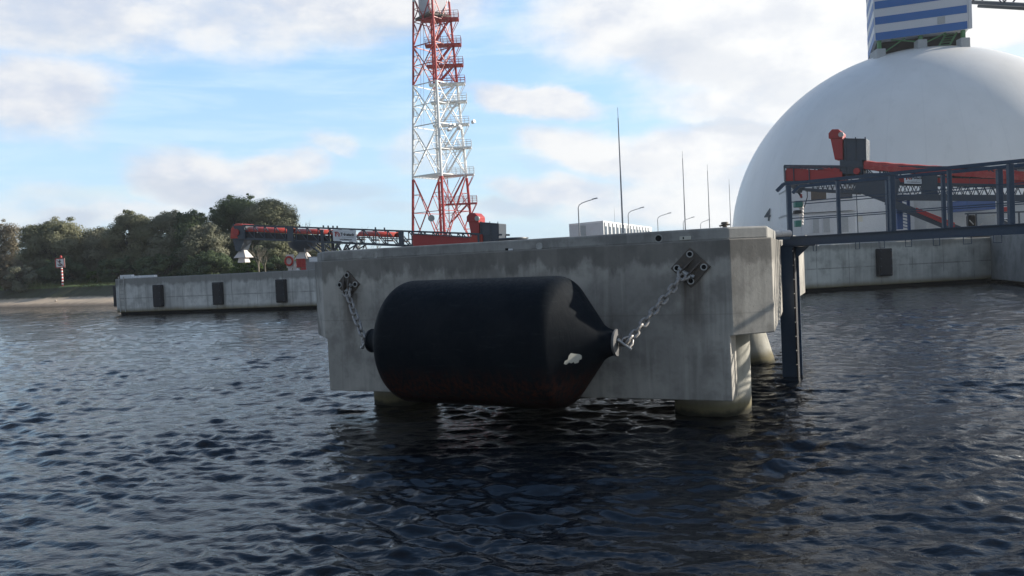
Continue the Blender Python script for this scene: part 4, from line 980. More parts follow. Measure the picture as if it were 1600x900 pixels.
m = MB(); m.bar(C(s_of(816) - .5, .3, .25), C(s_of(816) + .6, .3, .28), .5, .10); m.build('belt_tail', M_OFFW, lc)
# support struts and undercarriage
m = MB(); sx = s_of(507); 
for y_ in (.0, 1.25):
    m.bar(C(sx, y_, .9), C(sx, y_, -2.0), .22); m.bar(C(s_of(478), y_, .0), C(s_of(507) + 1.6, y_, -1.9), .10); m.bar(C(s_of(489), y_, .0), C(s_of(512) + 1.2, y_, -1.6), .08)
    m.bar(C(s_of(535), y_, .0), C(s_of(512), y_, -1.4), .08); m.bar(C(s_of(560), y_, -.05), C(s_of(520), y_, -1.2), .08)
    for k in range(8): m.bar(C(s_of(508 + k * 7), y_, -.1 if k % 2 else -.75), C(s_of(515 + k * 7), y_, -.75 if k % 2 else -.1), .06)
    m.bar(C(s_of(505), y_, -.78), C(s_of(575), y_, -.78), .09)
m.build('support_legs', M_GREYST, lc)
m = MB(); m.extrude([C(s_of(545), -.2, -.85), C(s_of(560), -.2, -.45), C(s_of(610), -.2, -.30), C(s_of(640), -.2, -.85)], C(0, 1.5, 0) - C(0, 0, 0)); m.build('lower_cover', M_ORANGE, lc)
m = MB()
for px in (471, 508, 515.5, 523, 529.5, 589, 603): s_ = s_of(px); m.bar(C(s_, .1, 1.0), C(s_, .1, 1.22), .10)
m.build('bearing_lugs', M_GREYST, lc)

# right conveyor
rA = at(1226, 281, 52.5); rA.z = at(1226, 283, 52.5).z; rB = at(1640, 300, 44.5); 
rc, C, Lc = conveyor('ship_conveyor', 'slate conveyor under red canvas in front of the white dome', rA, V((rB.x, rB.y, at(1640, 291, 44.5).z)), 1.0, 1.35, None)
dn = (V((rB.x, rB.y, at(1640, 291, 44.5).z)) - rA).normalized()
s_of = lambda px: (lambda k: (k * rA.y - rA.x) / (dn.x - k * dn.y))((px - 800 + 4.5) / FPX)
m = MB(); s0 = s_of(1228)
m.extrude([C(s0, -.12, .0), C(s_of(1318), -.12, .12), C(s_of(1318), -.12, .66), C(s0 + .2, -.12, .86), C(s0, -.12, .55)], C(0, 1.6, 0) - C(0, 0, 0)); m.build('head_cover', M_RED, rc, bevel=.03)
m = MB()
for px in (1229.5, 1243, 1267): s_ = s_of(px); m.bar(C(s_, -.15, .0), C(s_, -.15, .84), .10, .04)
m.bar(C(s0, -.15, .88), C(s_of(1290), -.15, .82), .08, .08); m.build('cover_frames', M_GREYST, rc)
m = MB()
for k in range(7): s_ = s_of(1284 + k * 4.5); m.tube(C(s_, -.1, .72 + .05 * (k % 2)), C(s_ + .1, .9, .74), .13, n=8)
m.tube(C(s_of(1341), -.2, .70), C(s_of(1341), .7, .70), .2, n=10); m.build('idler_rolls', M_RED, rc, smooth=True)
drive_unit(C, s_of(1311), rc, k=.93, z=1.42)
m = MB(); m.extrude([C(s_of(1314), .0, .5), C(s_of(1350), .0, .5), C(s_of(1350), .0, 1.42), C(s_of(1314), .0, 1.42)], C(0, 1.1, 0) - C(0, 0, 0)); m.build('gearbox', M_GREYST, rc, bevel=.06)
# canvas cover: sagging ridge with folds
vs, fs = [], []; ns = 60; s1, s2 = s_of(1352), s_of(1650); rnd = random.Random(4)
for i in range(ns + 1):
    s_ = s1 + (s2 - s1) * i / ns; top = 1.40 - .62 * (i / ns) ** .8
    fold = .05 * math.sin(i * 1.1) + rnd.uniform(-.02, .02)
    for (y_, z) in ((-.16 + fold * .6, top - .55), (-.13 + fold, top - .30), (.05, top - .05), (.45, top + .02), (1.0, top - .04), (1.5, top - .5)): vs.append(C(s_, y_, z + fold * .25))
for i in range(ns):
    for k in range(5): q = i * 6 + k; fs.append((q, q + 6, q + 7, q + 1))
m = MB().add(vs, fs); o = m.build('canvas_cover', M_TARP, rc); md = o.modifiers.new('s', 'SOLIDIFY'); md.thickness = .02
# big folded side plate and sign, red inner guard
m = MB(); m.extrude([C(s_of(1334), -.16, -.52), C(s_of(1352), -.16, .58), C(s_of(1400), -.16, .62), C(s_of(1408), -.16, .1), C(s_of(1402), -.16, -.9), C(s_of(1394), -.16, -1.35)], C(0, .08, 0) - C(0, 0, 0)); m.build('side_plate', M_GREYST, rc)
m = MB(); m.extrude([C(s_of(1440), -.16, -1.0), C(s_of(1440), -.16, .60), C(s_of(1466), -.16, .56), C(s_of(1466), -.16, -.95)], C(0, .08, 0) - C(0, 0, 0)); m.build('side_plate', M_GREYST, rc)
m = MB(); m.extrude([C(s_of(1400), -.12, -1.05), C(s_of(1650), -.12, -.85), C(s_of(1650), -.12, -.48), C(s_of(1400), -.12, -.68)], C(0, .08, 0) - C(0, 0, 0)); m.build('lower_chord', M_GREYST, rc)
m = MB(); m.extrude([C(s_of(1400), -.04, .0), C(s_of(1650), -.04, .0), C(s_of(1650), -.04, .36), C(s_of(1400), -.04, .36)], C(0, .04, 0) - C(0, 0, 0)); m.build('inner_guard', M_RED, rc)
for y_ in (-.05, 1.3):
    m = MB()
    for k in range(26): s_ = s_of(1400) + k * .42; m.bar(C(s_, y_, -.06), C(s_ + .21, y_, -.62), .045); m.bar(C(s_ + .21, y_, -.62), C(s_ + .42, y_, -.06), .045)
    m.build('under_truss', M_GREYST, rc); m = MB()
    for k in range(11): s_ = s_of(1268) + k * .30; m.bar(C(s_, y_, -.0), C(s_ + .15, y_, -.48), .045); m.bar(C(s_ + .15, y_, -.48), C(s_ + .30, y_, -.0), .045)
    m.bar(C(s_of(1252), y_, -.50), C(s_of(1340), y_, -.62), .14, .16)
    m.build('under_truss', M_GREYST, rc)
sign(C, s_of(1414.5), s_of(1441.5), -.02, .56, rc, -.20)
m = MB()
for y_ in (.0, 1.2):
    m.bar(C(s_of(1385), y_, -1.1), C(s_of(1500), y_ + .2, -2.75), .42, .46)
m.build('telescopic_leg', M_GREYST, rc); m = MB(); m.bar(C(s_of(1432), -.25, -1.62), C(s_of(1490), -.1, -2.50), .12, .16); m.bar(C(s_of(1430), .2, -1.48), C(s_of(1490), .2, -2.30), .12, .1); m.build('leg_stripe', M_RED, rc)
m = MB(); m.bar(C(s_of(1402), .3, -.8), C(s_of(1402), .3, -2.8), .35, .35); m.bar(C(s_of(1416), .8, -.8), C(s_of(1416), .8, -2.8), .14, .14)
for k in range(9): m.bar(C(s_of(1404), .6, -1.0 - .2 * k), C(s_of(1416), .8, -1.1 - .2 * k), .05)
m.build('slew_column', M_BLUEC, rc)
m = MB(); m.extrude([C(s_of(1590), .2, .75), C(s_of(1640), .2, .75), C(s_of(1640), .2, 1.45), C(s_of(1590), .2, 1.40)], C(0, 1.0, 0) - C(0, 0, 0)); m.build('silver_tank', M_GALV, rc, bevel=.05)
# loading spout hanging below the head
spx = thing('loading_spout', 'dark funnel with teal boxes and a white ribbed sleeve under the conveyor head', 'loading spout', tuple(at(1247, 352, 52)))
def S(px, py): return at(px, py, 52)
m = MB(); c = S(1248, 288); m.lathe([(.55, 0), (.50, -.15), (.22, -.42), (.18, -.55)], Matrix.Translation(c), 16); m.build('funnel', M_GREYST, spx, smooth=True)
m = MB(); m.box(S(1247, 319), (.50, .45, .42)); m.build('upper_canister', M_TEAL, spx, bevel=.05); m = MB(); m.box(S(1246.5, 349.5), (.36, .36, .42)); m.build('lower_canister', M_TEAL, spx, bevel=.03)
m = MB(); a = S(1252.5, 315); b_ = S(1252, 351); n_ = 14
m.path([a.lerp(b_, k / n_) for k in range(n_ + 1)], [.11 if k % 2 else .15 for k in range(n_ + 1)], 10); m.build('ribbed_sleeve', M_OFFW, spx, smooth=True)
m = MB(); m.box(S(1246, 331), (.44, .4, .2)); m.build('clamp_block', M_DARK, spx, bevel=.03)
m = MB(); m.path([S(1261, 296), S(1261.5, 308), S(1258, 320), S(1255, 326)], .03, 6); m.path([S(1245, 297), S(1250, 304), S(1253, 309)], .07, 6); m.build('hose', M_DARK, spx, smooth=True)
m = MB(); m.box(S(1251.5, 306), (.12, .12, .22)); m.build('red_valve', M_RED, spx)

# ------------------------------------------------------------------ white cabins and store buildings behind the right conveyor
def cabin(nm, label, px0, px1, py0, py1, Y, depth, mat_, group=None, wins=(), cat='cabin', ang=0.0):
    a = at(px0, py1, Y); b_ = at(px1, py1 - (px1 - px0) * .047, Y + ang); z0 = a.z; z1_ = z0 + (py1 - py0) * Y / FPX
    d = V((b_.x - a.x, b_.y - a.y, 0)); n3_ = V((-d.y, d.x, 0)).normalized(); W = d.length; d.normalize()
    t = thing(nm, label, cat, (a.x, a.y, z0), math.atan2(d.y, d.x), group)
    def B(s, q, z): return a + d * s + n3_ * q + V((0, 0, z))
    Hh = z1_ - z0
    m = MB(); m.hexa([B(0, 0, 0), B(W, 0, 0), B(W, depth, 0), B(0, depth, 0), B(0, 0, Hh), B(W, 0, Hh), B(W, depth, Hh), B(0, depth, Hh)]); m.build('wall', mat_, t, bevel=.02)
    m = MB(); m.hexa([B(-.05, -.05, Hh + .003), B(W + .05, -.05, Hh + .003), B(W + .05, depth, Hh + .003), B(-.05, depth, Hh + .003)] + [B(-.05, -.05, Hh + .09), B(W + .05, -.05, Hh + .09), B(W + .05, depth, Hh + .09), B(-.05, depth, Hh + .09)]); m.build('roof', M_GREYW, t)
    for (f0, f1, g0_, g1_, mt, nm2) in wins:
        m = MB(); m.hexa([B(W * f0, -.05, Hh * g0_), B(W * f1, -.05, Hh * g0_), B(W * f1, .01, Hh * g0_), B(W * f0, .01, Hh * g0_)] + [B(W * f0, -.05, Hh * g1_), B(W * f1, -.05, Hh * g1_), B(W * f1, .01, Hh * g1_), B(W * f0, .01, Hh * g1_)]); o = m.build(nm2, M_CONTW if nm2 == 'panel' else M_WHITE, t)
        e = .06; m = MB(); m.hexa([B(W * f0 + e, -.06, Hh * g0_ + e), B(W * f1 - e, -.06, Hh * g0_ + e), B(W * f1 - e, -.02, Hh * g0_ + e), B(W * f0 + e, -.02, Hh * g0_ + e)] + [B(W * f0 + e, -.06, Hh * g1_ - e), B(W * f1 - e, -.06, Hh * g1_ - e), B(W * f1 - e, -.02, Hh * g1_ - e), B(W * f0 + e, -.02, Hh * g1_ - e)]); m.build('pane', mt, o)
    return t, B, W, Hh
cabin('office_cabin', 'upper white site cabin with two dark reddish windows behind the walkway', 1232, 1338, 297, 334, 66, 5, M_CONTW, 'white cabins stacked before the dome', ((.33, .58, .48, .98, M_RUSTP, 'window'), (.70, .96, .46, .95, M_GLASSD, 'window')), ang=-1.0)
cabin('office_cabin', 'white site cabin with shutter panels, at the bottom of the stack behind the walkway', 1232, 1338, 337, 376, 66.1, 5, M_CONTW, 'white cabins stacked before the dome', ((.20, .32, .18, .8, M_CONTW, 'panel'), (.36, .47, .22, .85, M_GREYW, 'panel'), (.51, .63, .22, .85, M_GREYW, 'panel'), (.78, .9, .2, .85, M_GREYW, 'panel')), ang=-1.0)
cabin('site_store', 'plain white low store building between the stacked cabins and the grey wall', 1340, 1446, 304, 378, 72, 6, M_CONTW, None, (), 'building')
cabin('site_store', 'plain grey store wall behind the slanting leg of the right conveyor', 1448, 1512, 308, 372, 70, 6, M_GREYW, None, (), 'building')
cabin('cargo_container', 'blue container high behind the right conveyor, above the jumble of machinery', 1511, 1556, 312, 329, 66, 3, M_BLUEC, None, (), 'container')
cabin('machine_house', 'grey machine shed at the far right edge behind the walkway posts', 1556, 1640, 318, 366, 72, 6, M_GREYW, None, ((.1, .35, .1, .5, M_GLASSD, 'window'),), 'building')
t = thing('notice_board', 'small pale notice sheet on a thin post beside the stacked white cabins', 'notice', tuple(at(1344, 372, 64)))
m = MB(); m.box(at(1344, 341, 64), (.38, .03, .55)); m.build('sheet', M_PATCH, t); m = MB(); a = at(1338, 300, 64); b_ = at(1341, 372, 64); m.bar(a, b_, .05); m.build('post', M_GREYST, t)
# jumble: compressor trailer, pipes
t = thing('machinery_trailer', 'dark frame machine with pale pipes standing on the quay behind the right walkway posts', 'machine', tuple(at(1530, 360, 52)))
m = MB(); m.box(at(1517, 345, 52), (.4, .5, .75)); m.build('dark_drum', M_HOLE, t, bevel=.1)
m = MB(); rnd = random.Random(2)
for k in range(22):
    a = at(rnd.uniform(1512, 1600), rnd.uniform(336, 358), 52 + rnd.uniform(-.5, 1)); m.bar(a, a + V((rnd.uniform(-.7, .7), 0, rnd.uniform(-.35, .35))), .05)
m.build('pipes', M_GALV, t)
m = MB(); m.bar(at(1508, 334, 52), at(1600, 331, 52), .1); m.bar(at(1512, 358, 52), at(1600, 354, 52), .12)
for px in (1512, 1525, 1560, 1592): m.bar(at(px, 334 - (px - 1512) * .04, 52), at(px + 1, 360 - (px - 1512) * .04, 52), .08)
m.build('frame', M_GREYST, t); m = MB(); m.box(at(1572, 327, 53), (.55, .5, .3)); m.build('red_tank', M_RED, t, bevel=.05)
# long office building of white modules
offc, Bq, W, Hh = None, None, None, None
a = at(890, 372, 130); c = at(943.5, 372, 124); e = at(1019, 372, 160); zt = at(943.5, 347.2, 124).z
ob = thing('office_building', 'long two storey building of white cabin modules behind the concrete block', 'building', (c.x, c.y, Z_Q))
m = MB(); p = [V((a.x, a.y)), V((c.x, c.y)), V((e.x, e.y)), V((e.x - 8, e.y + 5))]
m.hexa([V((q.x, q.y, Z_Q)) for q in p] + [V((q.x, q.y, zt)) for q in p]); m.build('wall', M_CONTW, ob)
m = MB(); m.hexa([V((q.x, q.y, zt + .003)) for q in p] + [V((q.x, q.y, zt + .25)) for q in p]); m.build('roof', M_WHITE, ob)
cd2 = (V((e.x, e.y)) - V((c.x, c.y))); Ld = cd2.length; cd2.normalize(); nn2 = V((cd2.y, -cd2.x))
for k in range(14):
    s_ = 1.0 + k * (Ld - 2) / 14; q = V((c.x, c.y)) + cd2 * s_
    for (zz) in (Z_Q + 3.6, Z_Q + .9):
        m = MB(); q2_ = q + cd2 * 1.1; o_ = nn2 * .05
        m.hexa([V((q.x + o_.x, q.y + o_.y, zz)), V((q2_.x + o_.x, q2_.y + o_.y, zz)), V((q2_.x, q2_.y, zz)), V((q.x, q.y, zz)), V((q.x + o_.x, q.y + o_.y, zz + 1.3)), V((q2_.x + o_.x, q2_.y + o_.y, zz + 1.3)), V((q2_.x, q2_.y, zz + 1.3)), V((q.x, q.y, zz + 1.3))]); m.build('window', M_GLASSD, ob)
    m = MB(); q3_ = q - cd2 * .35; m.bar((q3_.x + nn2.x * .06, q3_.y + nn2.y * .06, Z_Q), (q3_.x + nn2.x * .06, q3_.y + nn2.y * .06, zt), .12, .12); m.build('frame_post', M_GREYW, ob)
wc = at(917, 360, 127.2); m = MB(); m.box(wc - V((0, .15, 0)), (.65 * 3.2, .1, 1.6)); m.build('window', M_GREYW, ob)

# ------------------------------------------------------------------ street lamps and lightning masts
def lamp(px, pytop, pxh, Y, label):
    base = at(px, pytop, Y); top = base.z; hx = at(pxh, pytop - 8, Y).x - base.x
    t = thing('street_lamp', label, 'street lamp', (base.x, base.y, Z_Q), 0, 'street lamps in a row behind the concrete block')
    m = MB(); h = top - Z_Q; m.tube((0, 0, 0), (0, 0, h), .10, .07, n=8); m.build('pole', M_LAMP, t, smooth=True, local=True)
    m = MB(); m.path([V((0, 0, h)), V((.12, 0, h + .35)), V((.5, 0, h + .62)), V((hx * .6, 0, h + .85)), V((hx, 0, h + 1.05))], .055, 8); m.build('arm', M_LAMP, t, smooth=True, local=True)
    m = MB(); m.hexa([V((hx - .15, -.16, h + 1.0)), V((hx + .62, -.13, h + 1.12)), V((hx + .62, .13, h + 1.12)), V((hx - .15, .16, h + 1.0)), V((hx - .15, -.12, h + 1.14)), V((hx + .55, -.1, h + 1.28)), V((hx + .55, .1, h + 1.28)), V((hx - .15, .12, h + 1.14))]); m.build('lamp_head', M_LAMP, t, bevel=.03, local=True)
for a in ((903.5, 325, 927, 106, 'tallest curved grey street lamp, above the left end of the white office building'), (981.5, 336, 1001, 133, 'curved grey street lamp just right of the tallest thin mast'),
          (1027.5, 343, 1044, 155, 'third curved grey street lamp from the left, between two thin masts'), (1067.5, 348, 1081, 180, 'small curved grey street lamp crossing behind the second thin mast'),
          (1094.5, 351, 1106, 203, 'small curved street lamp close to the third thin mast'), (1126, 355, 1134, 228, 'furthest street lamp, only its head above the concrete block')): lamp(*a)
def mast(px, pytop, pyb, pxb, Y, r, label):
    top = at(px, pytop, Y); t = thing('lightning_mast', label, 'mast', (top.x, top.y, Z_Q), 0, 'thin lightning masts behind the concrete block')
    h = top.z - Z_Q; m = MB(); m.tube((0, 0, 0), (0, 0, h * .55), r, r * .75, n=8); m.build('pole', M_LAMP, t, local=True); m = MB(); m.tube((0, 0, h * .55), (0, 0, h * .93), r * .68, r * .5, n=8); m.tube((0, 0, h * .93), (0, 0, h), r * .25, n=6); m.build('rod', M_LAMP, t, local=True)
mast(965, 168, 352, 973, 90, .11, 'tallest and nearest thin lightning mast'); mast(1066, 236, 355, 1070, 131, .12, 'second tallest thin lightning mast, left of a shorter pair')
mast(1105, 257, 350, 1109, 151, .12, 'third thin lightning mast, middle one right of the lamps'); mast(1139, 280, 350, 1143, 186, .12, 'thin lightning mast nearest to the white dome'); mast(959.5, 322, 350, 960, 200, .06, 'short hair-thin aerial above the white office building')

# ------------------------------------------------------------------ quay furniture at the left
t = thing('lifebuoy_stand', 'orange lifebuoy on a white stand on the left quay', 'lifebuoy', tuple(at(455, 422, 57.5)))
c = at(452, 408, 57.5); m = MB(); T = frame_T(c - V((0, .1, 0)), V((1, 0, 0)), V((0, 0, 1)))
pts = [T @ V((.26 * math.cos(a), .30 * math.sin(a), 0)) for a in np.linspace(0, 2 * math.pi, 24, endpoint=False)]
m.path(pts, .075, 8, closed=True); m.build('ring', M_ORANGE, t, smooth=True)
m = MB(); m.box(at(453.5, 408, 57.6), (.55, .05, .95)); m.box(at(453.5, 419, 57.6), (.3, .12, .5)); m.build('backboard', M_OFFW, t)
t = thing('fire_cabinet', 'red box cabinet on the quay right of the lifebuoy', 'cabinet', tuple(at(470, 420, 57)))
m = MB(); m.box(at(470.5, 411, 57), (.60, .4, .62)); m.build('box', M_RED, t, bevel=.02)
m = MB(); c = at(470.5, 411, 56.78)
for dx_ in (-.26, 0, .26): m.bar(c + V((dx_, 0, -.28)), c + V((dx_, 0, .28)), .04)
for dz_ in (-.28, 0, .28): m.bar(c + V((-.28, 0, dz_)), c + V((.28, 0, dz_)), .04)
m.build('door_frame', M_ORANGE, t)
m = MB(); a = at(477, 405, 57); m.bar(a, a + V((0, 0, .8)), .05); m.build('pole', M_LAMP, t)
t = thing('white_barrier', 'white and red painted barrier lying along the quay edge below the red cabinet', 'barrier', tuple(at(476, 424, 56.2)))
m = MB(); m.bar(at(464, 420, 56.0), at(470, 425, 56.0), .18, .14); m.bar(at(470, 425, 56.0), at(492, 424, 55.6), .18, .13); m.build('rail', M_WHITE, t)
m = MB(); m.box(at(474.5, 421.5, 56.2), (.34, .2, .3)); m.build('red_foot', M_RED, t)
cabin('switch_cabinet', 'grey box right behind the red cabinet, partly hidden by the concrete block', 478, 506, 403, 424, 59.5, 2, M_GREYW, None, (), 'cabinet')
cabin('white_crate', 'small white crate just left of the red cabinet', 458, 463.5, 410, 424, 59, 1, M_OFFW, None, (), 'crate')
m = MB(); m.box(at(498, 405.5, 57.4), (1.15, 1.0, .32)); tag(m.build('white_box', M_WHITE, bevel=.03), 'bright white box top showing just left of the corner of the concrete block', 'box')

# ------------------------------------------------------------------ no-anchoring sign on the shore
p = at(98, 446, 107); base = V((p.x, p.y, 2.3)); sg = thing('waterway_sign', 'square white no anchoring sign with red rim on a red and white striped pole', 'sign', tuple(base))
top = at(95, 404, 107).z; m = MB(); m.tube((base.x, base.y, 2.2), (base.x, base.y, top - .1), .12, n=10); m.build('pole', M_STRIPE, sg, smooth=True)
c = V((base.x - .05, base.y - .2, at(95, 411, 107).z)); T = frame_T(c, V((1, 0, 0)), V((0, 0, 1)))
m = MB(); m.box((0, 0, 0), (1.25, 1.30, .05), T); o = m.build('board', M_WHITE, sg)
m = MB()
for a in ((0, .60, 1.25, .12), (0, -.60, 1.25, .12), (.575, 0, .12, 1.3), (-.575, 0, .12, 1.3)): m.box((a[0], a[1], .035), (a[2], a[3], .03), T)
m.build('rim', M_RED, o)
m = MB(); m.box((0, .02, .04), (.10, .68, .02), T); m.box((0, .22, .04), (.34, .09, .02), T)
pts = [T @ V((.28 * math.cos(a), -.10 + .26 * math.sin(a), .04)) for a in np.linspace(math.pi * 1.02, math.pi * 1.98, 10)]; m.path(pts, .045, 6)
pts = [T @ V((.07 * math.cos(a), .38 + .07 * math.sin(a), .04)) for a in np.linspace(0, 6.28, 10, endpoint=False)]; m.path(pts, .025, 6, closed=True); m.build('anchor_symbol', M_BLACK, o)
m = MB(); m.bar(T @ V((-.5, .5, .065)), T @ V((.5, -.5, .065)), .09, .03); m.build('slash', M_RED, o)
m = MB(); m.lathe([(.16, 0), (.14, .2), (.02, .32)], Matrix.Translation((base.x, base.y, top + .12)), 10); m.build('top_light', M_RED, sg, smooth=True)

# ------------------------------------------------------------------ trees
def leaves_mesh(name, clumps, n_per, size, mat_, parent, seed):
    g = np.random.default_rng(seed); P, Nn, Tn_ = [], [], []
    for (c, r, dens, tint) in clumps:
        n_ = int(n_per * dens); d = g.normal(size=(n_, 3)); d /= np.linalg.norm(d, axis=1)[:, None]
        rad = r * (0.20 + 1.05 * g.random(n_) ** .7)[:, None]; q = d * rad * np.array([1.15, 1, .72]); P.append(q + np.array(c))
        nn_ = d * 1.1 + g.normal(size=(n_, 3)) * .28 + np.array([0, 0, .35]); nn_ /= np.linalg.norm(nn_, axis=1)[:, None]; Nn.append(nn_); Tn_.append(np.clip(tint + g.normal(size=n_) * .05, 0, 1))
    P = np.concatenate(P); Nn = np.concatenate(Nn); Tt = np.concatenate(Tn_); n_ = len(P)
    a = np.cross(Nn, g.normal(size=(n_, 3))); a /= np.linalg.norm(a, axis=1)[:, None]; b_ = np.cross(Nn, a)
    s_ = size * (.6 + .8 * g.random(n_))[:, None]
    quad = np.stack([P - a * s_ - b_ * s_ * .55, P + a * s_ - b_ * s_ * .55, P + a * s_ * .7 + b_ * s_ * .65, P - a * s_ * .6 + b_ * s_ * .6], 1)
    Mi = np.array(root_matrix(parent).inverted()); co_ = quad.reshape(-1, 3) @ Mi[:3, :3].T + Mi[:3, 3]
    me = bpy.data.meshes.new(name); me.vertices.add(n_ * 4); me.vertices.foreach_set('co', co_.astype(np.float32).ravel())
    me.loops.add(n_ * 4); me.loops.foreach_set('vertex_index', np.arange(n_ * 4, dtype=np.int32)); me.polygons.add(n_); me.polygons.foreach_set('loop_start', np.arange(0, n_ * 4, 4, dtype=np.int32))
    me.update(); at_ = me.attributes.new('tint', 'FLOAT', 'FACE'); at_.data.foreach_set('value', Tt.astype(np.float32)); me.materials.append(mat_)
    o = bpy.data.objects.new(name, me); COL.objects.link(o); o.parent = parent; return o
def tree(name, label, px, pytop, wpx, Y, mat_, seed, low=.12, nclump=46, group='trees and bushes behind the grassy bank', trunk_mat=None, cone=False, size=.10, dens=.95, cat='tree'):
    g = random.Random(seed); top = at(px, pytop, Y); base = V((top.x + (440 - pytop) * -.0 , Y, 2.35)); h = top.z - 2.35; R_w = wpx * Y / FPX / 2
    t = thing(name, label, cat, tuple(base), 0, group)
    clumps = []; limbs = []
    for k in range(nclump):
        zf = low + (1 - low) * (g.random() ** .8); 
        if cone: prof_ = .45 + .5 * math.sin(zf * 3)
        else: prof_ = math.sin(min(1, (zf - low * .3) / .62) * math.pi / 2) if zf < .6 else math.sqrt(max(.03, 1 - ((zf - .55) / .47) ** 2))
        a = g.random() * 6.283; rr_ = R_w * prof_ * (.35 + .62 * g.random() ** .5); cr_ = (.085 * h + .10 * R_w) * (.7 + .7 * g.random())
        c = (base.x + rr_ * math.cos(a), base.y + rr_ * math.sin(a) * .8, 2.35 + h * zf * .96 - cr_ * .3)
        clumps.append((c, cr_, (cr_ / 1.0) ** 1.6 * dens, g.random() * .6 + .15)); limbs.append(V(c))
    # fine sprigs along the outline break the silhouette
    for k in range(int(nclump * 1.3)):
        src = g.choice(clumps); a = g.random() * 6.283; q = V(src[0]) + V((math.cos(a), math.sin(a) * .6, g.uniform(.2, 1.1))) * src[1] * 1.05
        clumps.append((tuple(q), src[1] * .34, .16 * dens, g.random()))
    leaves_mesh('crown', clumps, 950, size, mat_, t, seed)
    m = MB(); hb_ = 2.2; ns = 3 if R_w > 2.5 else 2; tr = .016 * h + .05
    stems = []
    for k in range(ns):
        b0_ = base + V((g.uniform(-.35, .35) * R_w * .5, g.uniform(-.3, .3), -.3)); tp = base + V((g.uniform(-.5, .5) * R_w, g.uniform(-.4, .4) * R_w, h * g.uniform(.6, .8)))
        mid = b0_.lerp(tp, .5) + V((g.uniform(-.3, .3), 0, 0)); m.path([b0_, b0_.lerp(mid, .6), mid, tp], [tr, tr * .85, tr * .65, tr * .2], 7); stems.append((b0_, mid, tp))
    for c in limbs[::2]:
        s_ = g.choice(stems); k = g.uniform(.2, .9); st = s_[0].lerp(s_[1], k) if g.random() < .5 else s_[1].lerp(s_[2], k); m.path([st, st.lerp(c, .5) + V((0, 0, .15)), c], [tr * .35, tr * .22, tr * .08], 5)
    m.build('trunk', trunk_mat or M_BARK, t, smooth=True)
    return t
tree('willow_tree', 'broad olive green tree behind the no anchoring sign', 82, 347, 92, 119, L_OLIVE, 1, nclump=60)
tree('willow_tree', 'grey green tree just right of the sign, lower than the one behind the sign', 152, 356, 66, 121, L_GREY, 2, nclump=46)
tree('willow_tree', 'round topped dark shaded tree beyond the left end of the quay', 205, 334, 70, 118, L_OLIVE, 3, nclump=54)
tree('willow_tree', 'pale crowned tree over the left quay fender', 262, 333, 52, 117, L_GREY, 4, nclump=44)
tree('alder_tree', 'dark narrow tree between two paler crowns above the quay', 296, 333, 44, 116, L_DARK, 5, nclump=42)
tree('willow_tree', 'grey leafy tree low above the middle quay fender', 318, 350, 60, 113, L_GREY, 6, nclump=44)
tree('alder_tree', 'tallest dark green tree rising above the conveyor head', 366, 309, 66, 120, L_DARK, 7, nclump=60)
tree('willow_tree', 'tall olive round tree right of the tallest dark green tree', 418, 311, 74, 119, L_OLIVE, 8, nclump=60)
tree('willow_tree', 'olive tree low down between the two white chutes', 426, 372, 62, 108, L_OLIVE, 9, nclump=44)
tree('willow_tree', 'grey green tree behind the lifebuoy and the conveyor struts', 486, 372, 60, 116, L_GREY, 10, nclump=40, dens=.7)
tree('rust_bush', 'pale reddish brown bush at the far left edge', 6, 400, 50, 114, L_RUST, 11, nclump=40)
tree('rust_bush', 'low greenish bush left of the sign', 30, 416, 50, 112, L_GREY, 12, nclump=26, low=.02)
tree('poplar_tree', 'thin sparse poplar at the left edge, right one of the pair', 17, 347, 14, 135, L_RUST, 13, nclump=24, cone=True, dens=.35)
tree('poplar_tree', 'thin sparse poplar at the left edge, left one of the pair', 1, 352, 12, 135, L_RUST, 14, nclump=22, cone=True, dens=.35)
tree('leafy_shrub', 'small bright green shrub at the foot of the trees right of the sign', 143, 424, 20, 112, L_BRIGHT, 15, low=.02, nclump=16, cat='shrub')
tree('leafy_shrub', 'dark low shrub filling the gap under the trees left of the quay end', 180, 404, 60, 113, L_DARK, 16, low=.02, nclump=34, cat='shrub')
tree('leafy_shrub', 'dark low shrub behind the left quay fender', 250, 400, 80, 113, L_DARK, 17, low=.02, nclump=40, cat='shrub')
tree('leafy_shrub', 'dark low shrub behind the middle quay fender', 330, 396, 80, 110, L_DARK, 18, low=.02, nclump=40, cat='shrub')
tree('leafy_shrub', 'dark low shrub right behind the striped sign pole', 92, 404, 80, 115, L_DARK, 19, low=.02, nclump=40, cat='shrub')
tree('leafy_shrub', 'green shrub under the left white chute', 386, 404, 50, 104, L_BRIGHT, 20, low=.02, nclump=26, cat='shrub')
tree('leafy_shrub', 'dark shrub under the right white chute by the lifebuoy', 440, 402, 60, 106, L_DARK, 21, low=.02, nclump=30, cat='shrub')
g = np.random.default_rng(77); cl_ = []
fw = thing('far_wood', 'low dark belt of woodland closing the gaps behind the separate trees', 'woodland', (-85, 150, 2.35)); fw['kind'] = 'stuff'; del fw['category']
for k in range(430):
    k_ = g.random(); px = -120 + 640 * k_; Yc = 140 + 14 * g.random(); top_ = 6.5 if px < 130 else 8.5
    q = at(px, 440, Yc); cl_.append(((q.x, Yc, 2.3 + g.random() ** 1.4 * top_ * .85), 1.3 + g.random() * .8, .9, g.random() * .5))
leaves_mesh('foliage', cl_, 170, .26, L_DARK, fw, 78)
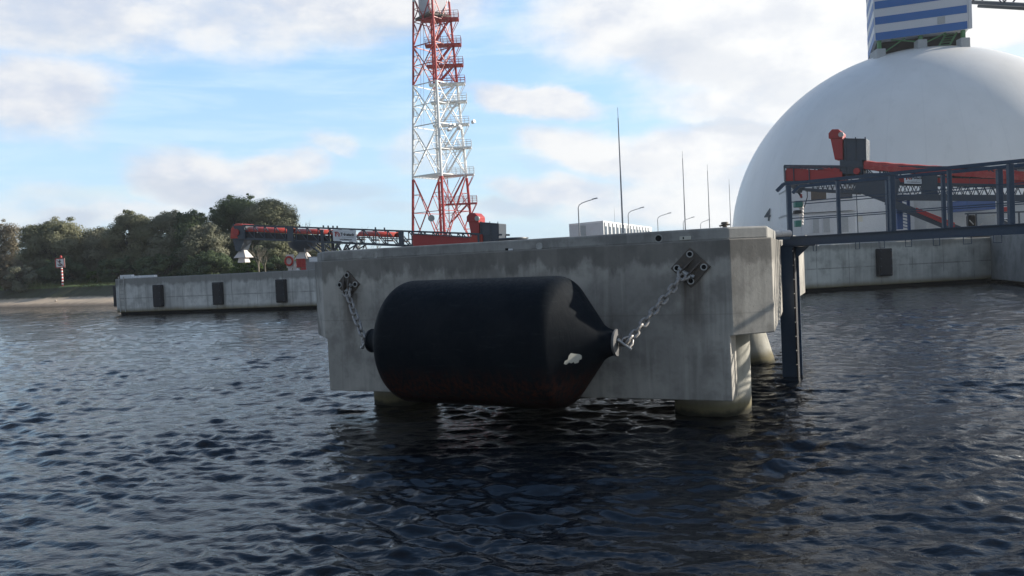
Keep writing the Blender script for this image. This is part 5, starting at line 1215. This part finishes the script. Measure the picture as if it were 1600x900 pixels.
def bare_tree(label, px, pytop, Y, spread, seed, n_=5, z_low=2.4):
    g = random.Random(seed); top = at(px, pytop, Y); base = V((top.x, Y, z_low)); h = top.z - z_low
    t = thing('bare_tree', label, 'bare tree', tuple(base), 0, 'leafless trees behind the conveyor'); m = MB(); br = MB()
    def grow(p, d, l, r, lv):
        q = p + d * l; mid = p.lerp(q, .5) + V((g.uniform(-.1, .1) * l, 0, g.uniform(-.05, .05) * l)); (m if lv > 2 else br).path([p, mid, q], [r, r * .8, r * .6], 5)
        if lv == 0: return
        for k in range(2 if lv < 3 else 3):
            dd_ = (d + V((g.uniform(-1, 1) * spread, g.uniform(-.6, .6) * spread, g.uniform(-.1, .5)))).normalized(); grow(q if k < 2 else mid, dd_, l * g.uniform(.6, .82), r * .58, lv - 1)
    grow(base, V((g.uniform(-.1, .1), 0, 1)), h * .34, .13, 4)
    m.build('trunk', M_TWIG, t, smooth=True); br.build('branches', M_TWIG, t)
bare_tree('pale leafless tree with forked twigs between the two white chutes', 402, 378, 100, .7, 3)
bare_tree('pale leafless tree standing left of the lifebuoy', 412, 392, 99, .6, 8)
bare_tree('leafless treetop showing above the conveyor, over the signboard', 553, 348, 110, .6, 5)
bare_tree('leafless treetop left of the conveyor signboard', 502, 356, 112, .7, 6)
bare_tree('thin leafless treetop above the conveyor, left of the round olive tree gap', 471, 346, 118, .5, 9)
bare_tree('low leafless twigs above the conveyor, right of the signboard', 580, 364, 112, .9, 12)

# grass and reeds along the bank, stones on the beach
g = np.random.default_rng(5); vs, fs = [], []
for k in range(9000):
    s_ = g.random() * (len(sp) - 1); i = int(s_); p = sp[i].lerp(sp[min(i + 1, len(sp) - 1)], s_ - i); tall = p.x < -66 and g.random() < .4
    off = 6.0 + g.random() ** 1.5 * 11; d = (sp[min(i + 1, len(sp) - 1)] - sp[max(i - 1, 0)]).normalized(); nn_ = V((-d.y, d.x)); nn_ = nn_ if nn_.y > 0 else -nn_
    q = p + nn_ * off; hgt = .10 + .22 * g.random() + (.7 * g.random() if tall else 0) + (.25 if off > 12 else 0); w2_ = .05 + .04 * g.random(); lean = g.normal() * .12; z = 2.32 if off > 6.4 else 1.2 + (off - 4.4) * .55; j = len(vs)
    vs += [(q.x - w2_, q.y, z), (q.x + w2_, q.y, z), (q.x + lean, q.y + g.normal() * .08, z + hgt)]; fs.append((j, j + 1, j + 2))
M_BLADE = paint('grass_blades', (.10, .12, .035), 0.8, wear=.5, dirt=(.20, .17, .09), scale=.3)
tag(MB().add(vs, fs).build('bank_grass', M_BLADE, fix=False), 'short green grass fringe along the top of the eroded bank', 'grass', kind='stuff')
rnd = random.Random(9)
for k in range(12):
    i = rnd.randrange(30, len(sp) - 6); p = sp[i] + V((.4, .9)) * rnd.uniform(1.5, 5.5); r_ = rnd.uniform(.12, .34); m = MB(); T = Matrix.Translation((p.x, p.y, .35 + rnd.uniform(0, .3))) @ Matrix.Rotation(rnd.random() * 6, 4, 'Z') @ Matrix.Diagonal((1.4, .9, .7, 1))
    m.lathe([(.02, -r_), (r_ * .8, -r_ * .6), (r_, 0), (r_ * .72, r_ * .62), (.02, r_ * .9)], T, 7, capa=False, capb=False)
    tag(m.build('shore_stone', M_STONE), 'loose pale stone lying on the sandy shore below the bank', 'stone', 'stones on the sandy shore')

# ------------------------------------------------------------------ light autumn haze over the harbour
M_HAZE = bpy.data.materials.new('haze'); M_HAZE.use_nodes = True; nt = M_HAZE.node_tree; nt.nodes.remove(nt.nodes['Principled BSDF'])
vv_ = nt.nodes.new('ShaderNodeVolumePrincipled'); vv_.inputs['Color'].default_value = (.88, .93, 1, 1); vv_.inputs['Density'].default_value = .00026; vv_.inputs['Anisotropy'].default_value = .2
nt.links.new(vv_.outputs[0], nt.nodes['Material Output'].inputs['Volume'])
mb = MB(); mb.box((0, 1600, 27), (7000, 4200, 59)); tag(mb.build('haze', M_HAZE), 'thin bright haze over the far shore and the quay', kind='stuff')
